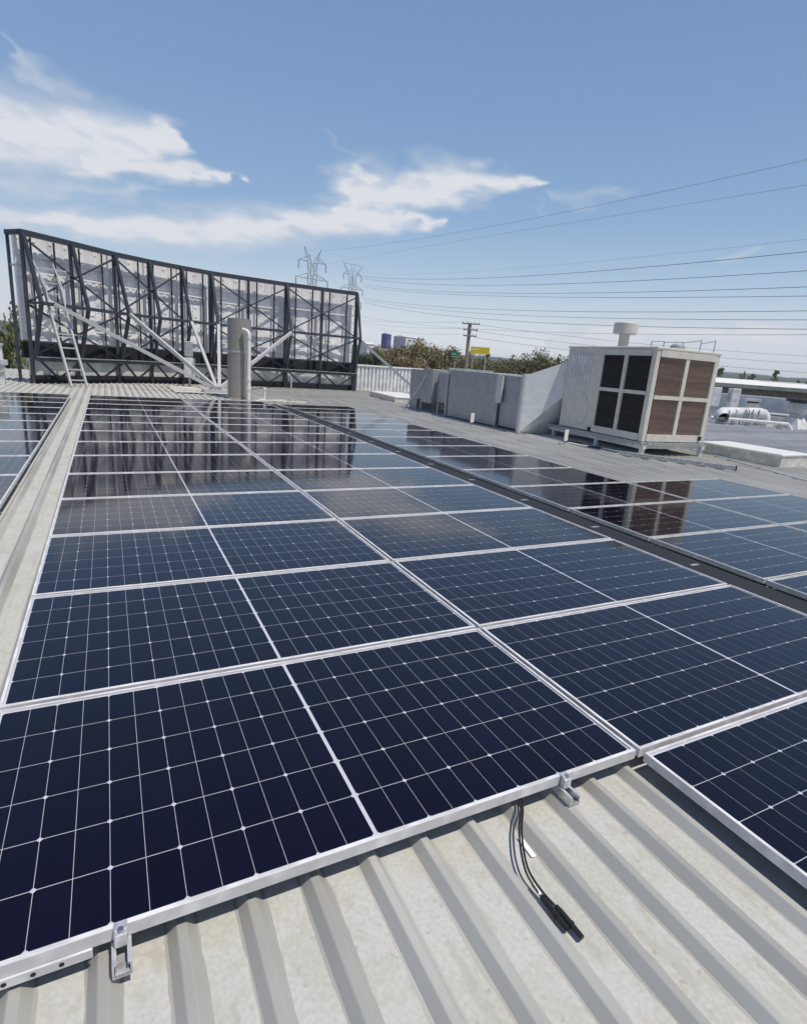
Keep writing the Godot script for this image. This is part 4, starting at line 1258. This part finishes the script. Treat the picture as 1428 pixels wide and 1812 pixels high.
func pylon(label: String, base: Vector3, h: float, s: float, kind: int) -> void:
	var o := thing("lattice_pylon", label, "pylon", base, "lattice pylons beyond the sign", 0.25)
	var wb := 4.2 * s
	var half := func(y: float) -> float:
		return lerpf(wb, 0.95, clampf(y / (h * 0.66), 0.0, 1.0))
	var ys := []
	for i in 9:
		ys.append(h * (0.0 + 0.66 * (1.0 - pow(1.0 - i / 8.0, 1.25))))
	ys.append(h * 0.78); ys.append(h * 0.89)
	var t := 0.11
	for i in range(1, ys.size()):
		var a: float = half.call(ys[i - 1])
		var b: float = half.call(ys[i])
		var m := MB.new()
		for q in [[-1, -1], [1, -1], [1, 1], [-1, 1]]:
			m.bar(Vector3(q[0] * a, ys[i - 1], q[1] * a), Vector3(q[0] * b, ys[i], q[1] * b), t, t)
			var n := Vector2(q[0], q[1]).rotated(PI / 2)
			m.bar(Vector3(q[0] * a, ys[i - 1], q[1] * a), Vector3(n.x * b, ys[i], n.y * b), t * 0.6, t * 0.6)
			m.bar(Vector3(n.x * a, ys[i - 1], n.y * a), Vector3(q[0] * b, ys[i], q[1] * b), t * 0.6, t * 0.6)
			m.bar(Vector3(q[0] * b, ys[i], q[1] * b), Vector3(n.x * b, ys[i], n.y * b), t * 0.6, t * 0.6)
		part("tower_stage", m.mesh(), M.lattice, o)
	var arms := [[0.90, 4.6], [0.78, 5.4], [0.66, 4.8]] if kind == 0 else [[0.915, 4.2], [0.80, 5.0], [0.69, 4.6]]
	for q in arms:
		var y: float = h * q[0]
		for sx in [-1, 1]:
			var m := MB.new()
			var tip := Vector3(sx * q[1], y, 0)
			for sz in [-0.95, 0.95]:
				m.bar(Vector3(sx * 0.95, y, sz), tip, t * 0.8, t * 0.8)
				m.bar(Vector3(sx * 0.95, y + 1.6, sz), tip, t * 0.8, t * 0.8)
			m.bar(Vector3(sx * 0.95, y + 0.8, 0.9), Vector3(sx * q[1] * 0.55, y, 0.4), t * 0.5, t * 0.5)
			var arm := part("crossarm", m.mesh(), M.lattice, o)
			var ins := MB.new(); ins.tube([tip, tip - Vector3(0, 2.2, 0)], 0.14, 6)
			part("insulator", ins.mesh(), M.lattice, arm)
	var tm := MB.new()
	if kind == 0:
		for sx in [-1, 1]:
			for sz in [-0.9, 0.9]:
				tm.bar(Vector3(sx * 0.95, h * 0.89, sz), Vector3(sx * 2.9, h, 0), t, t)
			tm.bar(Vector3(sx * 0.3, h * 0.9, 0), Vector3(sx * 2.9, h, 0), t * 0.8, t * 0.8)
	else:
		for sx in [-1, 1]:
			for sz in [-0.9, 0.9]:
				tm.bar(Vector3(sx * 0.95, h * 0.89, sz), Vector3(sx * 4.3, h, 0), t, t)
		tm.bar(Vector3(-4.4, h, 0), Vector3(4.4, h, 0), t, t)
		tm.bar(Vector3(-0.9, h * 0.89, 0.9), Vector3(0.9, h, 0), t, t)
		tm.bar(Vector3(0.9, h * 0.89, -0.9), Vector3(-0.9, h, 0), t, t)
	part("tower_head", tm.mesh(), M.lattice, o)


# ---------------------------------------------------------------- assembly
func _ready() -> void:
	rng.seed = 7
	# camera
	var cam := Camera3D.new()
	cam.name = "camera"
	add_child(cam)
	var right := Vector3(0.89077008, 0.07343909, 0.44848117)
	var up := -Vector3(-0.05097049, -0.96448521, 0.25917233)
	var back := -Vector3(0.45158683, -0.25372226, -0.85539134)
	cam.transform = Transform3D(Basis(right, up, back).orthonormalized(), Vector3(0.4096, 1.3639, 1.1306))
	cam.fov = 84.17
	cam.near = 0.05
	cam.far = 9000.0
	cam.current = true
	# sky, exposure and haze
	var env := Environment.new()
	env.background_mode = Environment.BG_SKY
	env.sky = Sky.new()
	env.sky.sky_material = make_sky()
	env.background_energy_multiplier = 1.0
	env.tonemap_mode = Environment.TONE_MAPPER_LINEAR
	env.tonemap_exposure = 1.0
	env.fog_enabled = true
	env.fog_density = 0.0002
	env.fog_light_color = Color(0.80, 0.85, 0.90)
	env.sdfgi_enabled = true
	env.ssao_enabled = true
	env.ssil_enabled = true
	var we := WorldEnvironment.new()
	we.name = "world_environment"
	we.environment = env
	add_child(we)
	# sun: high, from behind the right shoulder
	var sun := DirectionalLight3D.new()
	sun.name = "sun"
	add_child(sun)
	var to_sun := Vector3(0.20, 1.0, 0.36).normalized()
	sun.look_at_from_position(to_sun * 50.0, Vector3.ZERO, Vector3.FORWARD)
	sun.light_energy = 1.3
	sun.light_color = Color(1.0, 0.965, 0.91)
	sun.light_angular_distance = 0.5
	sun.shadow_enabled = true

	make_materials()
	print("materials")
	make_roof()
	make_distance()
	print("distance")
	make_parapets()
	make_billboard()
	make_ladder()
	make_cooler()
	make_neighbour_things()
	make_roof_fittings()
	print("fittings")

	# three strips of panels
	var pw := 1.997
	var pd := 0.998
	var ga := "solar panels of the wide middle strip"
	for row in range(-1, 14):
		for colm in 2:
			if row == -1 and colm == 0:
				continue
			var label := "middle strip solar panel in %s row from bare roof, %s" % [ORD[maxi(row, 0)], ["beside the walkway", "beside the dark gap"][colm]]
			if row == 0 and colm == 0:
				label = "solar panel whose front edge carries clamps above the bare roof"
			elif row == -1:
				label = "solar panel jutting out over the bare roof next to the cables"
			solar_panel(colm * 2.017 + 0.01, -0.01 - row * 1.018 + 0.01, pw, pd, row < 4, label, ga)
	var gl := "solar panels beside the walkway below the ladder"
	for row in range(3, 14):
		solar_panel(-0.37 - pw, -row * 1.018, pw, pd, false, "walkway side solar panel across from the ladder, %s row from the sign" % ORD[13 - row], gl)
	var gb := "solar panels of the strip below the cooler"
	for row in range(0, 14):
		solar_panel(4.39, -0.02 - row * 0.975, 1.842, 0.957, row < 2, "grey framed solar panel between dark gap and duct, %s row from the sign" % ORD[13 - row], gb, "side_frame")
		if row < 4:
			solar_panel(6.25, -0.02 - row * 0.975, 1.842, 0.957, row < 2, "grey framed solar panel before the cooler, %s row from the cooler" % ORD[3 - row], "solar panels of the short block before the cooler", "side_frame")
	for x in [0.372, 1.672]:
		rail(x, 0.064, -14.3, "aluminium rail with end clamp sticking out below the front panel", "clamped front rails", 0.0)
	for x in [2.38, 3.70]:
		rail(x, 1.05, -14.3, "aluminium rail hidden under the jutting panel of middle strip", "rails under the middle strip")
	for x in [-1.95, -0.72]:
		rail(x, -2.95, -14.3, "aluminium rail under the panels across the narrow walkway", "rails across the walkway")
	for x in [4.78, 5.85]:
		rail(x, 0.05, -13.72, "aluminium rail under the narrow strip between gap and duct", "rails under the narrow strip")
	for x in [6.62, 7.70]:
		rail(x, 0.05, -3.96, "aluminium rail under the short block before the cooler", "rails under the short block")
	make_cables()
	print("done")
